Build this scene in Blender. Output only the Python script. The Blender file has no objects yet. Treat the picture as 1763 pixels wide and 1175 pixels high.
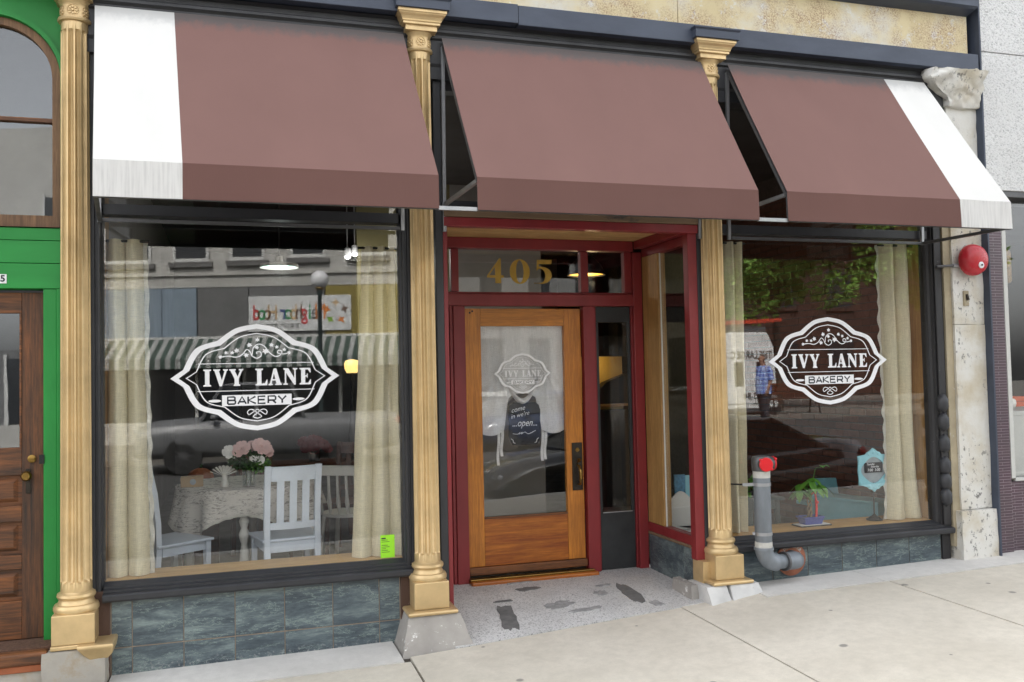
import bpy, bmesh, math, random
from mathutils import Vector, Matrix, noise as mnoise
R = math.radians
rnd = random.Random(7)
sc = bpy.context.scene
col = sc.collection

# ------------------------------------------------------------------ camera
CAM = Vector((-1.219, -5.7835, 1.7174))
RV = Vector((0.95438818, -0.29779128, -0.0215302))
UV = Vector((0.00898097, -0.04344542, 0.99901543))
FV = Vector((0.29843347, 0.95364189, 0.03878934))
cd = bpy.data.cameras.new('camera'); cam = bpy.data.objects.new('camera', cd); col.objects.link(cam)
cd.sensor_width = 36.0; cd.lens = 36.0 * 1550 / 1763; cd.clip_end = 600; cd.clip_start = .05
m = Matrix((RV, UV, -FV)).transposed().to_4x4(); m.translation = CAM
cam.matrix_world = m
sc.camera = cam

# ------------------------------------------------------------------ sky, sun, exposure
SUN_EL, SUN_AZ = 50, 338
w = bpy.data.worlds.new('World'); sc.world = w; w.use_nodes = True
nt = w.node_tree; nt.nodes.clear()
sky = nt.nodes.new('ShaderNodeTexSky'); sky.sky_type = 'NISHITA'; sky.sun_disc = False
sky.sun_elevation = R(SUN_EL); sky.sun_rotation = R(SUN_AZ); sky.dust_density = 4; sky.air_density = 1.0
hs = nt.nodes.new('ShaderNodeHueSaturation'); hs.inputs['Saturation'].default_value = .16
bg = nt.nodes.new('ShaderNodeBackground'); bg.inputs['Strength'].default_value = .15
wo = nt.nodes.new('ShaderNodeOutputWorld')
nt.links.new(sky.outputs[0], hs.inputs['Color']); nt.links.new(hs.outputs[0], bg.inputs[0]); nt.links.new(bg.outputs[0], wo.inputs[0])
sl = bpy.data.lights.new('sun', 'SUN'); sl.energy = 2.0; sl.angle = R(.6); sl.color = (1, .96, .9)
so = bpy.data.objects.new('sun', sl); col.objects.link(so)
sd = Vector((math.sin(R(SUN_AZ)) * math.cos(R(SUN_EL)), math.cos(R(SUN_AZ)) * math.cos(R(SUN_EL)), math.sin(R(SUN_EL))))
so.rotation_euler = sd.to_track_quat('Z', 'Y').to_euler(); so.location = (0, 0, 30)
sc.view_settings.view_transform = 'Standard'; sc.view_settings.look = 'None'
sc.view_settings.exposure = 2.3; sc.view_settings.gamma = 1
sc.cycles.use_denoising = True
sc.cycles.max_bounces = 10; sc.cycles.transparent_max_bounces = 24; sc.cycles.glossy_bounces = 4
sc.cycles.sample_clamp_indirect = 6; sc.cycles.caustics_reflective = False; sc.cycles.caustics_refractive = False

# ------------------------------------------------------------------ helpers
def tag(o, label=None, cat=None, group=None, kind=None):
    if label: o['label'] = label
    if cat: o['category'] = cat
    if group: o['group'] = group
    if kind: o['kind'] = kind
    return o
def empty(name, loc=(0, 0, 0), label=None, cat=None, group=None, kind=None, parent=None):
    o = bpy.data.objects.new(name, None); col.objects.link(o); o.empty_display_size = .1
    if parent: o.parent = parent; o.location = Vector(loc) - wloc(parent)
    else: o.location = loc
    return tag(o, label, cat, group, kind)
def wloc(o):
    v = Vector((0, 0, 0))
    while o is not None: v = v + o.location; o = o.parent
    return v
def copy_tree(o, parent=None):
    c = o.copy(); col.objects.link(c); c.parent = parent
    for ch in list(o.children): copy_tree(ch, c)
    return c

class MB:
    def __init__(s): s.v = []; s.f = []; s.T = None
    def add(s, vs, fs):
        n = len(s.v)
        if s.T is not None: vs = [s.T @ Vector(p) for p in vs]
        s.v += [tuple(p) for p in vs]; s.f += [tuple(n + i for i in f) for f in fs]; return s
    def box(s, x0, x1, y0, y1, z0, z1):
        return s.add([(x0, y0, z0), (x1, y0, z0), (x1, y1, z0), (x0, y1, z0), (x0, y0, z1), (x1, y0, z1), (x1, y1, z1), (x0, y1, z1)],
                     [(0, 3, 2, 1), (4, 5, 6, 7), (0, 1, 5, 4), (1, 2, 6, 5), (2, 3, 7, 6), (3, 0, 4, 7)])
    def bar(s, a, b, w, d, up=(0, 0, 1)):
        a = Vector(a); b = Vector(b); t = (b - a).normalized(); u = Vector(up)
        if abs(t.dot(u)) > .99: u = Vector((0, 1, 0))
        r = t.cross(u).normalized(); u = r.cross(t).normalized()
        q = []
        for p in (a, b):
            for i, j in ((-1, -1), (1, -1), (1, 1), (-1, 1)): q.append(p + r * w / 2 * i + u * d / 2 * j)
        return s.add(q, [(0, 1, 2, 3), (7, 6, 5, 4), (0, 4, 5, 1), (1, 5, 6, 2), (2, 6, 7, 3), (3, 7, 4, 0)])
    def prism(s, pts, axis, a0, a1):
        n = len(pts)
        def P(p, a):
            return {'y': (p[0], a, p[1]), 'x': (a, p[0], p[1]), 'z': (p[0], p[1], a)}[axis]
        vs = [P(p, a0) for p in pts] + [P(p, a1) for p in pts]
        return s.add(vs, [tuple(range(n)), tuple(range(2 * n - 1, n - 1, -1))] + [(i, i + n, (i + 1) % n + n, (i + 1) % n) for i in range(n)])
    def loft(s, rings, cap=True, closed=True):
        n = len(rings[0]); vs = [p for r in rings for p in r]; fs = []
        for k in range(len(rings) - 1):
            for i in range(n if closed else n - 1):
                j = (i + 1) % n; fs.append((k * n + i, k * n + j, (k + 1) * n + j, (k + 1) * n + i))
        if cap: fs += [tuple(range(n - 1, -1, -1)), tuple(range((len(rings) - 1) * n, len(rings) * n))]
        return s.add(vs, fs)
    def lathe(s, prof, c=(0, 0, 0), seg=24, cap=True):
        return s.loft([[(c[0] + r * math.cos(2 * math.pi * i / seg), c[1] + r * math.sin(2 * math.pi * i / seg), c[2] + z) for i in range(seg)] for r, z in prof], cap)
    def tube(s, pts, r, seg=8, cap=True):
        pts = [Vector(p) for p in pts]; rings = []; n = len(pts)
        rr = r if isinstance(r, (list, tuple)) else [r] * n
        t0 = (pts[1] - pts[0]).normalized(); u = t0.orthogonal().normalized()
        for k in range(n):
            t = ((pts[min(k + 1, n - 1)] - pts[max(k - 1, 0)])).normalized()
            u = (u - t * u.dot(t))
            u = u.normalized() if u.length > 1e-5 else t.orthogonal().normalized()
            v = t.cross(u)
            rings.append([pts[k] + (u * math.cos(2 * math.pi * i / seg) + v * math.sin(2 * math.pi * i / seg)) * rr[k] for i in range(seg)])
        return s.loft(rings, cap)
    def grid(s, fn, nu, nv):
        vs = [fn(i / nu, j / nv) for j in range(nv + 1) for i in range(nu + 1)]
        return s.add(vs, [(j * (nu + 1) + i, j * (nu + 1) + i + 1, (j + 1) * (nu + 1) + i + 1, (j + 1) * (nu + 1) + i) for j in range(nv) for i in range(nu)])
    def ball(s, c, r, seg=16, rings=10):
        r = r if isinstance(r, (list, tuple)) else (r, r, r)
        L = []
        for k in range(rings + 1):
            a = math.pi * (k / rings - .5); a = max(-1.565, min(1.565, a))
            L.append([(c[0] + r[0] * math.cos(a) * math.cos(2 * math.pi * i / seg), c[1] + r[1] * math.cos(a) * math.sin(2 * math.pi * i / seg), c[2] + r[2] * math.sin(a)) for i in range(seg)])
        return s.loft(L, True)
    def build(s, name, mat, parent=None, smooth=None, bevel=0, local=False, solid=0, fix=True, kind=None):
        off = Vector((0, 0, 0)) if (parent is None or local) else wloc(parent)
        me = bpy.data.meshes.new(name)
        me.from_pydata([tuple(Vector(p) - off) for p in s.v], [], s.f)
        if fix:
            bm = bmesh.new(); bm.from_mesh(me); bmesh.ops.recalc_face_normals(bm, faces=bm.faces); bm.to_mesh(me); bm.free()
        if smooth:
            me.polygons.foreach_set('use_smooth', [True] * len(me.polygons)); me.set_sharp_from_angle(angle=R(smooth))
        me.materials.append(mat); me.update()
        o = bpy.data.objects.new(name, me); col.objects.link(o)
        if parent: o.parent = parent
        if solid:
            md = o.modifiers.new('s', 'SOLIDIFY'); md.thickness = solid; md.offset = 0
            if smooth: es = o.modifiers.new('e', 'EDGE_SPLIT'); es.split_angle = R(55)
        if bevel:
            md = o.modifiers.new('b', 'BEVEL'); md.width = bevel; md.segments = 2; md.limit_method = 'ANGLE'; md.angle_limit = R(40)
        if kind: o['kind'] = kind
        return o
def B(name, mat, parent, *boxes, bevel=.003, join=False, **k):
    """each box becomes an object of its own (join=True: one mesh); returns the first"""
    if join:
        mb = MB()
        for b in boxes: mb.box(*b)
        return mb.build(name, mat, parent, bevel=bevel, **k)
    return [MB().box(*b).build(name, mat, parent, bevel=bevel, **k) for b in boxes][0]

def flat_mesh(name, splines, mat, parent, M, thick=.0006):
    """2D outlines (holes by even-odd) -> thin mesh, placed by matrix M (local xy plane -> world)."""
    cu = bpy.data.curves.new('c', 'CURVE'); cu.dimensions = '2D'; cu.fill_mode = 'BOTH'; cu.extrude = thick / 2
    for pts in splines:
        sp = cu.splines.new('POLY'); sp.points.add(len(pts) - 1); sp.use_cyclic_u = True
        for p, q in zip(sp.points, pts): p.co = (q[0], q[1], 0, 1)
    return _curve_to(cu, name, mat, parent, M)
def _curve_to(cu, name, mat, parent, M):
    ob = bpy.data.objects.new('tmp', cu); col.objects.link(ob)
    bpy.context.view_layer.update()
    me = bpy.data.meshes.new_from_object(ob.evaluated_get(bpy.context.evaluated_depsgraph_get()))
    bpy.data.objects.remove(ob); bpy.data.curves.remove(cu)
    off = wloc(parent) if parent else Vector((0, 0, 0))
    me.transform(Matrix.Translation(-off) @ M); me.name = name
    me.materials.clear(); me.materials.append(mat)
    o = bpy.data.objects.new(name, me); col.objects.link(o)
    if parent: o.parent = parent
    return o
def text(name, body, size, mat, parent, M, shear=0, sx=1, thick=.0006, bold=0, align='CENTER'):
    cu = bpy.data.curves.new('t', 'FONT'); cu.body = body; cu.size = size; cu.shear = shear; cu.extrude = thick / 2
    cu.align_x = align; cu.align_y = 'CENTER'; cu.offset = bold
    return _curve_to(cu, name, mat, parent, M @ Matrix.Diagonal((sx, 1, 1, 1)))
def FM(x, y, z):   # matrix: local x->X, local y->Z, facing -Y (front of the facade)
    return Matrix(((1, 0, 0, x), (0, 0, -1, y), (0, 1, 0, z), (0, 0, 0, 1)))
def stroke(pts, wd):
    """outline polygon of a polyline of width wd (float or list)."""
    n = len(pts); L = []; Rr = []
    for i in range(n):
        a = pts[max(i - 1, 0)]; b = pts[min(i + 1, n - 1)]
        dx, dy = b[0] - a[0], b[1] - a[1]; l = math.hypot(dx, dy) or 1
        h = (wd[i] if isinstance(wd, (list, tuple)) else wd) / 2
        L.append((pts[i][0] - dy / l * h, pts[i][1] + dx / l * h)); Rr.append((pts[i][0] + dy / l * h, pts[i][1] - dx / l * h))
    return L + Rr[::-1]
def strokes_mesh(name, lines, mat, parent, M, z=0):
    """many polylines [(pts,width)] as quad strips (no boolean fill)."""
    mb = MB(); mb.T = M
    for pts, wd in lines:
        o = stroke(pts, wd); n = len(pts)
        mb.add([(p[0], p[1], z) for p in o], [(i, i + 1, 2 * n - 2 - i, 2 * n - 1 - i) for i in range(n - 1)])
    return mb.build(name, mat, parent, fix=False)

# ------------------------------------------------------------------ materials
MATS = {}
def N(t, typ, **kw):
    n = t.nodes.new(typ)
    for k, v in kw.items():
        if k.startswith('i_'): n.inputs[k[2:].replace('_', ' ')].default_value = v
        else: setattr(n, k, v)
    return n
def ramp(t, src, stops):
    r = t.nodes.new('ShaderNodeValToRGB'); e = r.color_ramp.elements
    while len(e) < len(stops): e.new(.5)
    for el, (p, c) in zip(e, stops):
        el.position = p; el.color = (*c, 1) if len(c) == 3 else c
    t.links.new(src, r.inputs[0]); return r.outputs[0]
def mixc(t, fac, a, b, mode='MIX'):
    n = t.nodes.new('ShaderNodeMix'); n.data_type = 'RGBA'; n.blend_type = mode
    for s, i in ((fac, 0), (a, 6), (b, 7)):
        if hasattr(s, 'is_output'): t.links.new(s, n.inputs[i])
        elif i == 0: n.inputs[0].default_value = s
        else: n.inputs[i].default_value = (*s, 1)
    return n.outputs[2]
def pos(t, scale=(1, 1, 1), obj=False):
    mp = t.nodes.new('ShaderNodeMapping'); mp.inputs['Scale'].default_value = scale
    if obj: t.links.new(t.nodes.new('ShaderNodeTexCoord').outputs['Object'], mp.inputs[0])
    else: t.links.new(t.nodes.new('ShaderNodeNewGeometry').outputs['Position'], mp.inputs[0])
    return mp.outputs[0]
def noi(t, vec, scale, detail=5, rough=.6, dist=0):
    n = N(t, 'ShaderNodeTexNoise'); n.inputs['Scale'].default_value = scale; n.inputs['Detail'].default_value = detail
    n.inputs['Roughness'].default_value = rough; n.inputs['Distortion'].default_value = dist
    t.links.new(vec, n.inputs['Vector']); return n.outputs['Fac']
def newmat(name):
    mt = bpy.data.materials.new(name); mt.use_nodes = True; t = mt.node_tree
    b = t.nodes['Principled BSDF']; MATS[name] = mt; return mt, t, b
def bump(t, b, h, strength=.3, dist=.01):
    n = t.nodes.new('ShaderNodeBump'); n.inputs['Strength'].default_value = strength; n.inputs['Distance'].default_value = dist
    t.links.new(h, n.inputs['Height']); t.links.new(n.outputs[0], b.inputs['Normal']); return n
def std(name, c, rough=.6, metal=0, var=.18, vs=6, bs=60, bstr=.15, bd=.004, stretch=(1, 1, 1), c2=None, spec=None, sub=None, lo=.35, hi=.7):
    mt, t, b = newmat(name)
    v = pos(t, stretch); n1 = noi(t, v, vs, 6, .65)
    c2 = c2 or tuple(x * (1 - var * 2) for x in c)
    cc = ramp(t, n1, [(lo, c2), (hi, c)])
    n2 = noi(t, v, vs * 9, 4, .6)
    cc = mixc(t, ramp(t, n2, [(.3, (.12,) * 3), (.75, (0,) * 3)]), cc, tuple(x * .55 for x in c))
    t.links.new(cc, b.inputs['Base Color'])
    b.inputs['Roughness'].default_value = rough; b.inputs['Metallic'].default_value = metal
    t.links.new(ramp(t, n1, [(.3, (min(1, rough + .08),) * 3), (.7, (max(0, rough - .06),) * 3)]), b.inputs['Roughness'])
    if spec is not None: b.inputs['Specular IOR Level'].default_value = spec
    if bstr: bump(t, b, noi(t, v, bs, 4), bstr, bd)
    return mt
def worn(name, c, under, rough=.5, scale=14, cut=.63, stretch=(1, 1, 1), bs=80, bstr=.2, metal=0, soft=.03, vs=5):
    """paint c, chipped/scuffed to colour under."""
    mt, t, b = newmat(name)
    v = pos(t, stretch); n1 = noi(t, v, scale, 9, .72); n0 = noi(t, v, vs, 5)
    base = ramp(t, n0, [(.3, tuple(x * .72 for x in c)), (.7, c)])
    chip = ramp(t, n1, [(cut, (0,) * 3), (cut + soft, (1,) * 3)])
    t.links.new(mixc(t, chip, base, under), b.inputs['Base Color'])
    t.links.new(ramp(t, n0, [(.3, (rough + .1,) * 3), (.7, (rough - .05,) * 3)]), b.inputs['Roughness']); b.inputs['Metallic'].default_value = metal
    bump(t, b, mixc(t, .5, noi(t, v, bs, 5), n1), bstr, .004)
    return mt
def wood(name, c, c2, axis='z', rough=.5, scale=3, knots=.0, bstr=.2):
    mt, t, b = newmat(name)
    st = {'z': (7, 7, .45), 'x': (.45, 7, 7), 'y': (7, .45, 7)}[axis]
    v = pos(t, st); n1 = noi(t, v, scale, 8, .7, .6); n2 = noi(t, v, scale * 5, 6, .7)
    n3 = noi(t, pos(t), 2.2, 4)
    cc = ramp(t, n1, [(.32, c2), (.62, c)])
    cc = mixc(t, ramp(t, n2, [(.35, (.55,) * 3), (.6, (0,) * 3)]), cc, tuple(x * .55 for x in c2))
    cc = mixc(t, ramp(t, n3, [(.4, (0,) * 3), (.75, (.5,) * 3)]), cc, tuple(x * .5 for x in c2))
    t.links.new(cc, b.inputs['Base Color']); b.inputs['Roughness'].default_value = rough
    bump(t, b, n2, bstr, .003); return mt
def emit(name, c, s):
    mt, t, b = newmat(name); b.inputs['Base Color'].default_value = (*c, 1)
    b.inputs['Emission Color'].default_value = (*c, 1); b.inputs['Emission Strength'].default_value = s; return mt
def glass(name, r0=.07, tint=(.985, .988, .985), wav=.0):
    mt, t, b = newmat(name); t.nodes.remove(b)
    tr = N(t, 'ShaderNodeBsdfTransparent'); tr.inputs[0].default_value = (*tint, 1)
    gl = N(t, 'ShaderNodeBsdfGlossy'); gl.inputs['Roughness'].default_value = 0.0; gl.inputs['Color'].default_value = (1, 1, 1, 1)
    lw = N(t, 'ShaderNodeLayerWeight'); lw.inputs['Blend'].default_value = .5
    p = N(t, 'ShaderNodeMath', operation='POWER'); p.inputs[1].default_value = 5; t.links.new(lw.outputs['Facing'], p.inputs[0])
    ma = N(t, 'ShaderNodeMath', operation='MULTIPLY_ADD'); ma.inputs[1].default_value = 1 - r0; ma.inputs[2].default_value = r0; t.links.new(p.outputs[0], ma.inputs[0])
    mx = N(t, 'ShaderNodeMixShader'); t.links.new(ma.outputs[0], mx.inputs[0]); t.links.new(tr.outputs[0], mx.inputs[1]); t.links.new(gl.outputs[0], mx.inputs[2])
    if wav:
        bp = t.nodes.new('ShaderNodeBump'); bp.inputs['Strength'].default_value = wav; bp.inputs['Distance'].default_value = .01
        t.links.new(noi(t, pos(t), 3, 2), bp.inputs['Height']); t.links.new(bp.outputs[0], gl.inputs['Normal'])
    t.links.new(mx.outputs[0], t.nodes['Material Output'].inputs[0]); return mt

GLASS = glass('glass', .05)
OLDGLASS = glass('old_glass', .075, (.7, .72, .74), .03)
GOLD = worn('gold_paint', (.73, .53, .275), (.40, .20, .07), .34, 22, .70, bs=40, bstr=.14, metal=.42)
BLUE = worn('blue_black_paint', (.056, .070, .104), (.025, .027, .034), .5, 10, .70, (.4, 1, 1))
BLACK = worn('black_paint', (.032, .033, .038), (.26, .25, .24), .45, 26, .735, (1, 1, .35))
BLACK2 = worn('black_paint_worn', (.026, .025, .027), (.32, .30, .28), .55, 40, .655, (1, 1, .5))
RED = worn('maroon_paint', (.26, .027, .031), (.46, .40, .36), .42, 30, .775, (1, 1, .4))
GREEN = worn('green_paint', (.009, .265, .038), (.006, .10, .025), .5, 9, .66, (1, 1, .5), vs=3)
GREENX = worn('green_board_paint', (.010, .28, .042), (.005, .13, .022), .5, 9, .68, (.35, 1, 1.6), vs=3)
DOORW = wood('door_wood', (.70, .27, .036), (.44, .14, .018), 'z', .33)
DOORX = wood('door_wood_rail', (.70, .275, .036), (.44, .145, .018), 'x', .33)
DOORP = wood('door_wood_panel', (.58, .19, .022), (.26, .055, .009), 'x', .4, 2.2)
OLDW = wood('weathered_door_wood', (.21, .075, .024), (.030, .018, .012), 'z', .6, bstr=.5)
OLDX = wood('weathered_rail_wood', (.30, .105, .030), (.036, .020, .013), 'x', .6, bstr=.5)
PINE = wood('pine_wood', (.68, .42, .155), (.50, .27, .085), 'x', .5)
PINEZ = wood('pine_wood_upright', (.52, .31, .11), (.36, .19, .06), 'z', .5)
SOFF = wood('soffit_pine', (.78, .52, .24), (.60, .35, .13), 'x', .55)
BRASS = std('brass', (.36, .22, .06), .3, .9, .2, 20)
DBRASS = std('dark_bronze', (.055, .045, .035), .45, .7, .2, 20)
ALU = std('aluminium', (.45, .46, .48), .4, .7, .1, 10)
DALU = std('dark_aluminium', (.13, .13, .135), .45, .5, .1, 10)
GALV = std('galvanised_steel', (.27, .30, .335), .5, .35, .14, 9, 90, .2, .003, (1, 1, .35))
WHITEP = std('white_tape', (.62, .61, .57), .6, 0, .1, 30)
COPPER = std('copper_plate', (.42, .16, .095), .45, .35, .15, 25)
REDP = std('red_enamel', (.52, .022, .035), .28, 0, .05, 4, bstr=.03)
REDC = std('red_cap_paint', (.75, .012, .02), .4, 0, .08, 8)
WHITE = std('white_vinyl', (.86, .86, .88), .5, 0, .02, 3, bstr=0)
FROST = std('frosted_vinyl', (.93, .93, .94), .5, 0, .02, 3, bstr=0)
NAVY = std('dark_print', (.018, .022, .032), .5, 0, .03, 3, bstr=0)
GOLDL = std('gold_leaf', (.52, .33, .055), .4, .3, .12, 9, bstr=0)
LIME = std('lime_paper', (.36, .83, .03), .7, 0, .03, 3, bstr=0)
CHAIRW = std('white_chair_paint', (.60, .66, .74), .4, 0, .05, 6)
CREAM = std('cream_paint', (.74, .73, .68), .45, 0, .05, 6)
TEAL = std('teal_paint', (.24, .53, .60), .4, 0, .08, 5)
DGREEN = std('dark_green_paint', (.035, .055, .055), .5, 0, .1, 5)
LBLUE = std('pale_blue_paint', (.30, .62, .70), .5, 0, .06, 9)
GREYB = std('grey_board', (.36, .40, .42), .7, 0, .1, 20)
CHALK = std('chalkboard', (.03, .028, .03), .7, 0, .2, 20)
IRON = std('black_iron', (.022, .022, .022), .5, .4, .1, 20)
POT = std('blue_glaze', (.075, .10, .36), .2, 0, .12, 9)
LEAF = std('leaf_green', (.11, .31, .03), .45, 0, .3, 14, bstr=0)
DLEAF = std('dark_leaf_green', (.035, .11, .022), .5, 0, .3, 14, bstr=0)
PINK = std('pink_petal', (.88, .60, .57), .7, 0, .08, 40, bstr=0)
PETW = std('white_petal', (.88, .86, .82), .7, 0, .06, 40, bstr=0)
DRED = std('dark_red_petal', (.17, .008, .018), .7, 0, .2, 40, bstr=0)
RIBBON = std('red_ribbon', (.70, .015, .02), .5, 0, .05, 9, bstr=0)
KRAFT = std('kraft_card', (.46, .31, .16), .8, 0, .08, 9)
TERRA = std('terracotta', (.40, .12, .045), .7, 0, .15, 8)
BROWNW = wood('brown_furniture', (.16, .05, .02), (.07, .02, .01), 'x', .4)
DARKWALL = std('interior_plaster', (.30, .295, .29), .8, 0, .08, 2)
OLIVE = std('olive_wall_paint', (.20, .18, .085), .8, 0, .06, 2)
DCEIL = std('dark_ceiling', (.05, .05, .05), .8, 0, .1, 2)
IFLOOR = std('interior_floor_grey', (.14, .135, .13), .45, 0, .2, 3)
RUBBER = std('rubber', (.02, .02, .02), .7, 0, .1, 20)
ASPHALT = std('asphalt', (.075, .074, .073), .85, 0, .2, 2, 140, .5, .004)
SOIL = std('soil', (.05, .035, .02), .9, 0, .2, 30)
BONE = std('white_line', (.6, .6, .57), .6, 0, .05, 5)

def fabric(name, c, dirt=True, zt=3.99, weave=900):
    mt, t, b = newmat(name)
    p = pos(t); sx = N(t, 'ShaderNodeSeparateXYZ'); t.links.new(p, sx.inputs[0])
    n0 = noi(t, pos(t, (1, 1, .25)), 2.3, 6, .6); cc = ramp(t, n0, [(.3, tuple(x * .95 for x in c)), (.7, tuple(min(1, x * 1.03) for x in c))])
    n1 = noi(t, pos(t, (3, 3, 1)), 6, 7, .7)
    ad = N(t, 'ShaderNodeMath', operation='MULTIPLY_ADD'); t.links.new(n1, ad.inputs[0]); ad.inputs[1].default_value = .16; t.links.new(sx.outputs['Z'], ad.inputs[2])
    if dirt:   # grey mildew that has settled along the top hem
        dm = ramp(t, map01(t, ad.outputs[0], zt - .10, zt + .06), [(.25, (0,) * 3), (.7, (.8,) * 3)])
        cc = mixc(t, dm, cc, tuple(.06 + .32 * x for x in (sum(c) / 3,) * 3) if c[0] < .5 else (.5, .5, .49))
    t.links.new(cc, b.inputs['Base Color']); b.inputs['Roughness'].default_value = .85; b.inputs['Specular IOR Level'].default_value = .2
    bump(t, b, mixc(t, .75, noi(t, pos(t, (1, 1, .02)), 240, 2), noi(t, p, 5, 3)), .18, .006); return mt
def map01(t, s, a, b_):
    n = N(t, 'ShaderNodeMapRange'); n.inputs['From Min'].default_value = a; n.inputs['From Max'].default_value = b_; t.links.new(s, n.inputs['Value']); return n.outputs[0]
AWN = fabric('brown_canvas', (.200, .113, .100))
AWNV = fabric('brown_canvas_shaded', (.150, .079, .068), False)  # same canvas as the slope, darkened for the shade on its upright face
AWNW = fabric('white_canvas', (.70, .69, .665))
def streaky(name, c, dark):
    mt, t, b = newmat(name)
    n = noi(t, pos(t, (1, 1, .03)), 75, 3, .6); n2 = noi(t, pos(t), 5, 4)
    cc = ramp(t, n, [(.42, c), (.50, tuple(x * .93 for x in c)), (.66, dark)])
    t.links.new(mixc(t, ramp(t, n2, [(.35, (.7,) * 3), (.6, (0,) * 3)]), cc, c), b.inputs['Base Color'])
    b.inputs['Roughness'].default_value = .85; bump(t, b, n, .1, .004); return mt
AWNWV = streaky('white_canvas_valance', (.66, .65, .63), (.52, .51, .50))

def marble(name):
    mt, t, b = newmat(name)
    oi = N(t, 'ShaderNodeObjectInfo')
    add = N(t, 'ShaderNodeVectorMath', operation='ADD'); mul = N(t, 'ShaderNodeVectorMath', operation='SCALE'); mul.inputs['Scale'].default_value = 37
    cmb = N(t, 'ShaderNodeCombineXYZ')
    for i in range(3): t.links.new(oi.outputs['Random'], cmb.inputs[i])
    t.links.new(cmb.outputs[0], mul.inputs[0]); mpn = N(t, 'ShaderNodeMapping'); mpn.inputs['Rotation'].default_value = (0, R(28), R(8)); mpn.inputs['Scale'].default_value = (.55, 1, 2.6); t.links.new(N(t, 'ShaderNodeNewGeometry').outputs['Position'], mpn.inputs[0]); t.links.new(mpn.outputs[0], add.inputs[0]); t.links.new(mul.outputs[0], add.inputs[1])
    v = add.outputs[0]
    n1 = noi(t, v, 3.6, 13, .8, .25); n2 = noi(t, v, 2.4, 12, .74, .4); n3 = noi(t, v, 60, 5, .7)
    cc = ramp(t, n1, [(.33, (.026, .038, .050)), (.5, (.078, .103, .119)), (.66, (.22, .275, .27))])
    vein = ramp(t, n2, [(.492, (0,) * 3), (.5, (.8,) * 3), (.508, (0,) * 3)])
    cc = mixc(t, vein, cc, (.34, .43, .38))
    cc = mixc(t, ramp(t, n3, [(.55, (0,) * 3), (.8, (.4,) * 3)]), cc, (.2, .24, .25))
    g = N(t, 'ShaderNodeSeparateXYZ'); t.links.new(pos(t), g.inputs[0])
    # lime splash on the lowest hand's breadth
    spl = N(t, 'ShaderNodeMath', operation='MULTIPLY'); t.links.new(ramp(t, noi(t, pos(t), 70, 6, .7), [(.55, (0,) * 3), (.60, (1,) * 3)]), spl.inputs[0])
    t.links.new(ramp(t, map01(t, g.outputs['Z'], .12, .0), [(.3, (0,) * 3), (.9, (.8,) * 3)]), spl.inputs[1])
    cc = mixc(t, spl.outputs[0], cc, (.36, .37, .37))
    t.links.new(cc, b.inputs['Base Color']); t.links.new(ramp(t, n1, [(.3, (.42,) * 3), (.7, (.28,) * 3)]), b.inputs['Roughness']); bump(t, b, n3, .05, .002); return mt
MARBLE = marble('green_marble')
BLACKM = std('black_panel', (.018, .019, .021), .5, 0, .3, 5, 12, .2, .01, c2=(.032, .035, .037))
GROUT = std('tile_grout', (.42, .34, .27), .9, 0, .1, 30)

def concrete(name, c, c2, spots=True, fs=150):
    mt, t, b = newmat(name); p = pos(t)
    n1 = noi(t, p, 1.6, 7, .6); n2 = noi(t, p, fs, 3, .7); n3 = noi(t, p, 14, 6, .7)
    cc = ramp(t, n1, [(.3, c2), (.68, c)])
    cc = mixc(t, ramp(t, n3, [(.35, (.32,) * 3), (.6, (0,) * 3)]), cc, tuple(x * .72 for x in c2))
    cc = mixc(t, ramp(t, n2, [(.3, (.4,) * 3), (.6, (0,) * 3)]), cc, tuple(x * .7 for x in c))
    if spots:
        vo = N(t, 'ShaderNodeTexVoronoi'); vo.voronoi_dimensions = '2D'; vo.inputs['Scale'].default_value = 2.3; t.links.new(p, vo.inputs['Vector'])
        sp_ = N(t, 'ShaderNodeSeparateColor'); t.links.new(vo.outputs['Color'], sp_.inputs[0]); dv_ = N(t, 'ShaderNodeMath', operation='DIVIDE'); t.links.new(vo.outputs['Distance'], dv_.inputs[0]); t.links.new(ramp(t, sp_.outputs[1], [(.0, (.35,) * 3), (1., (1.1,) * 3)]), dv_.inputs[1]); mm_ = N(t, 'ShaderNodeMath', operation='MULTIPLY'); t.links.new(ramp(t, dv_.outputs[0], [(.038, (.7,) * 3), (.062, (0,) * 3)]), mm_.inputs[0]); t.links.new(ramp(t, sp_.outputs[0], [(.56, (0,) * 3), (.57, (1,) * 3)]), mm_.inputs[1])
        cc = mixc(t, mm_.outputs[0], cc, (.14, .135, .13))
    t.links.new(cc, b.inputs['Base Color']); b.inputs['Roughness'].default_value = .85
    bump(t, b, mixc(t, .5, n2, n3), .25, .004); return mt
CONC = concrete('pavement_concrete', (.70, .65, .56), (.56, .515, .435))
CONW = concrete('pale_concrete', (.72, .70, .665), (.61, .59, .56), False)
FOOT = worn('grey_stone_chipped', (.40, .375, .345), (.72, .71, .69), .85, 16, .60, bs=50, bstr=.5)
FOOTW = worn('white_stone', (.66, .655, .64), (.42, .40, .37), .85, 12, .62, bs=50, bstr=.45)
FOOTR = worn('rough_mortar_stone', (.45, .42, .37), (.33, .25, .15), .9, 5, .56, bs=24, bstr=.9, soft=.2)
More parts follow.
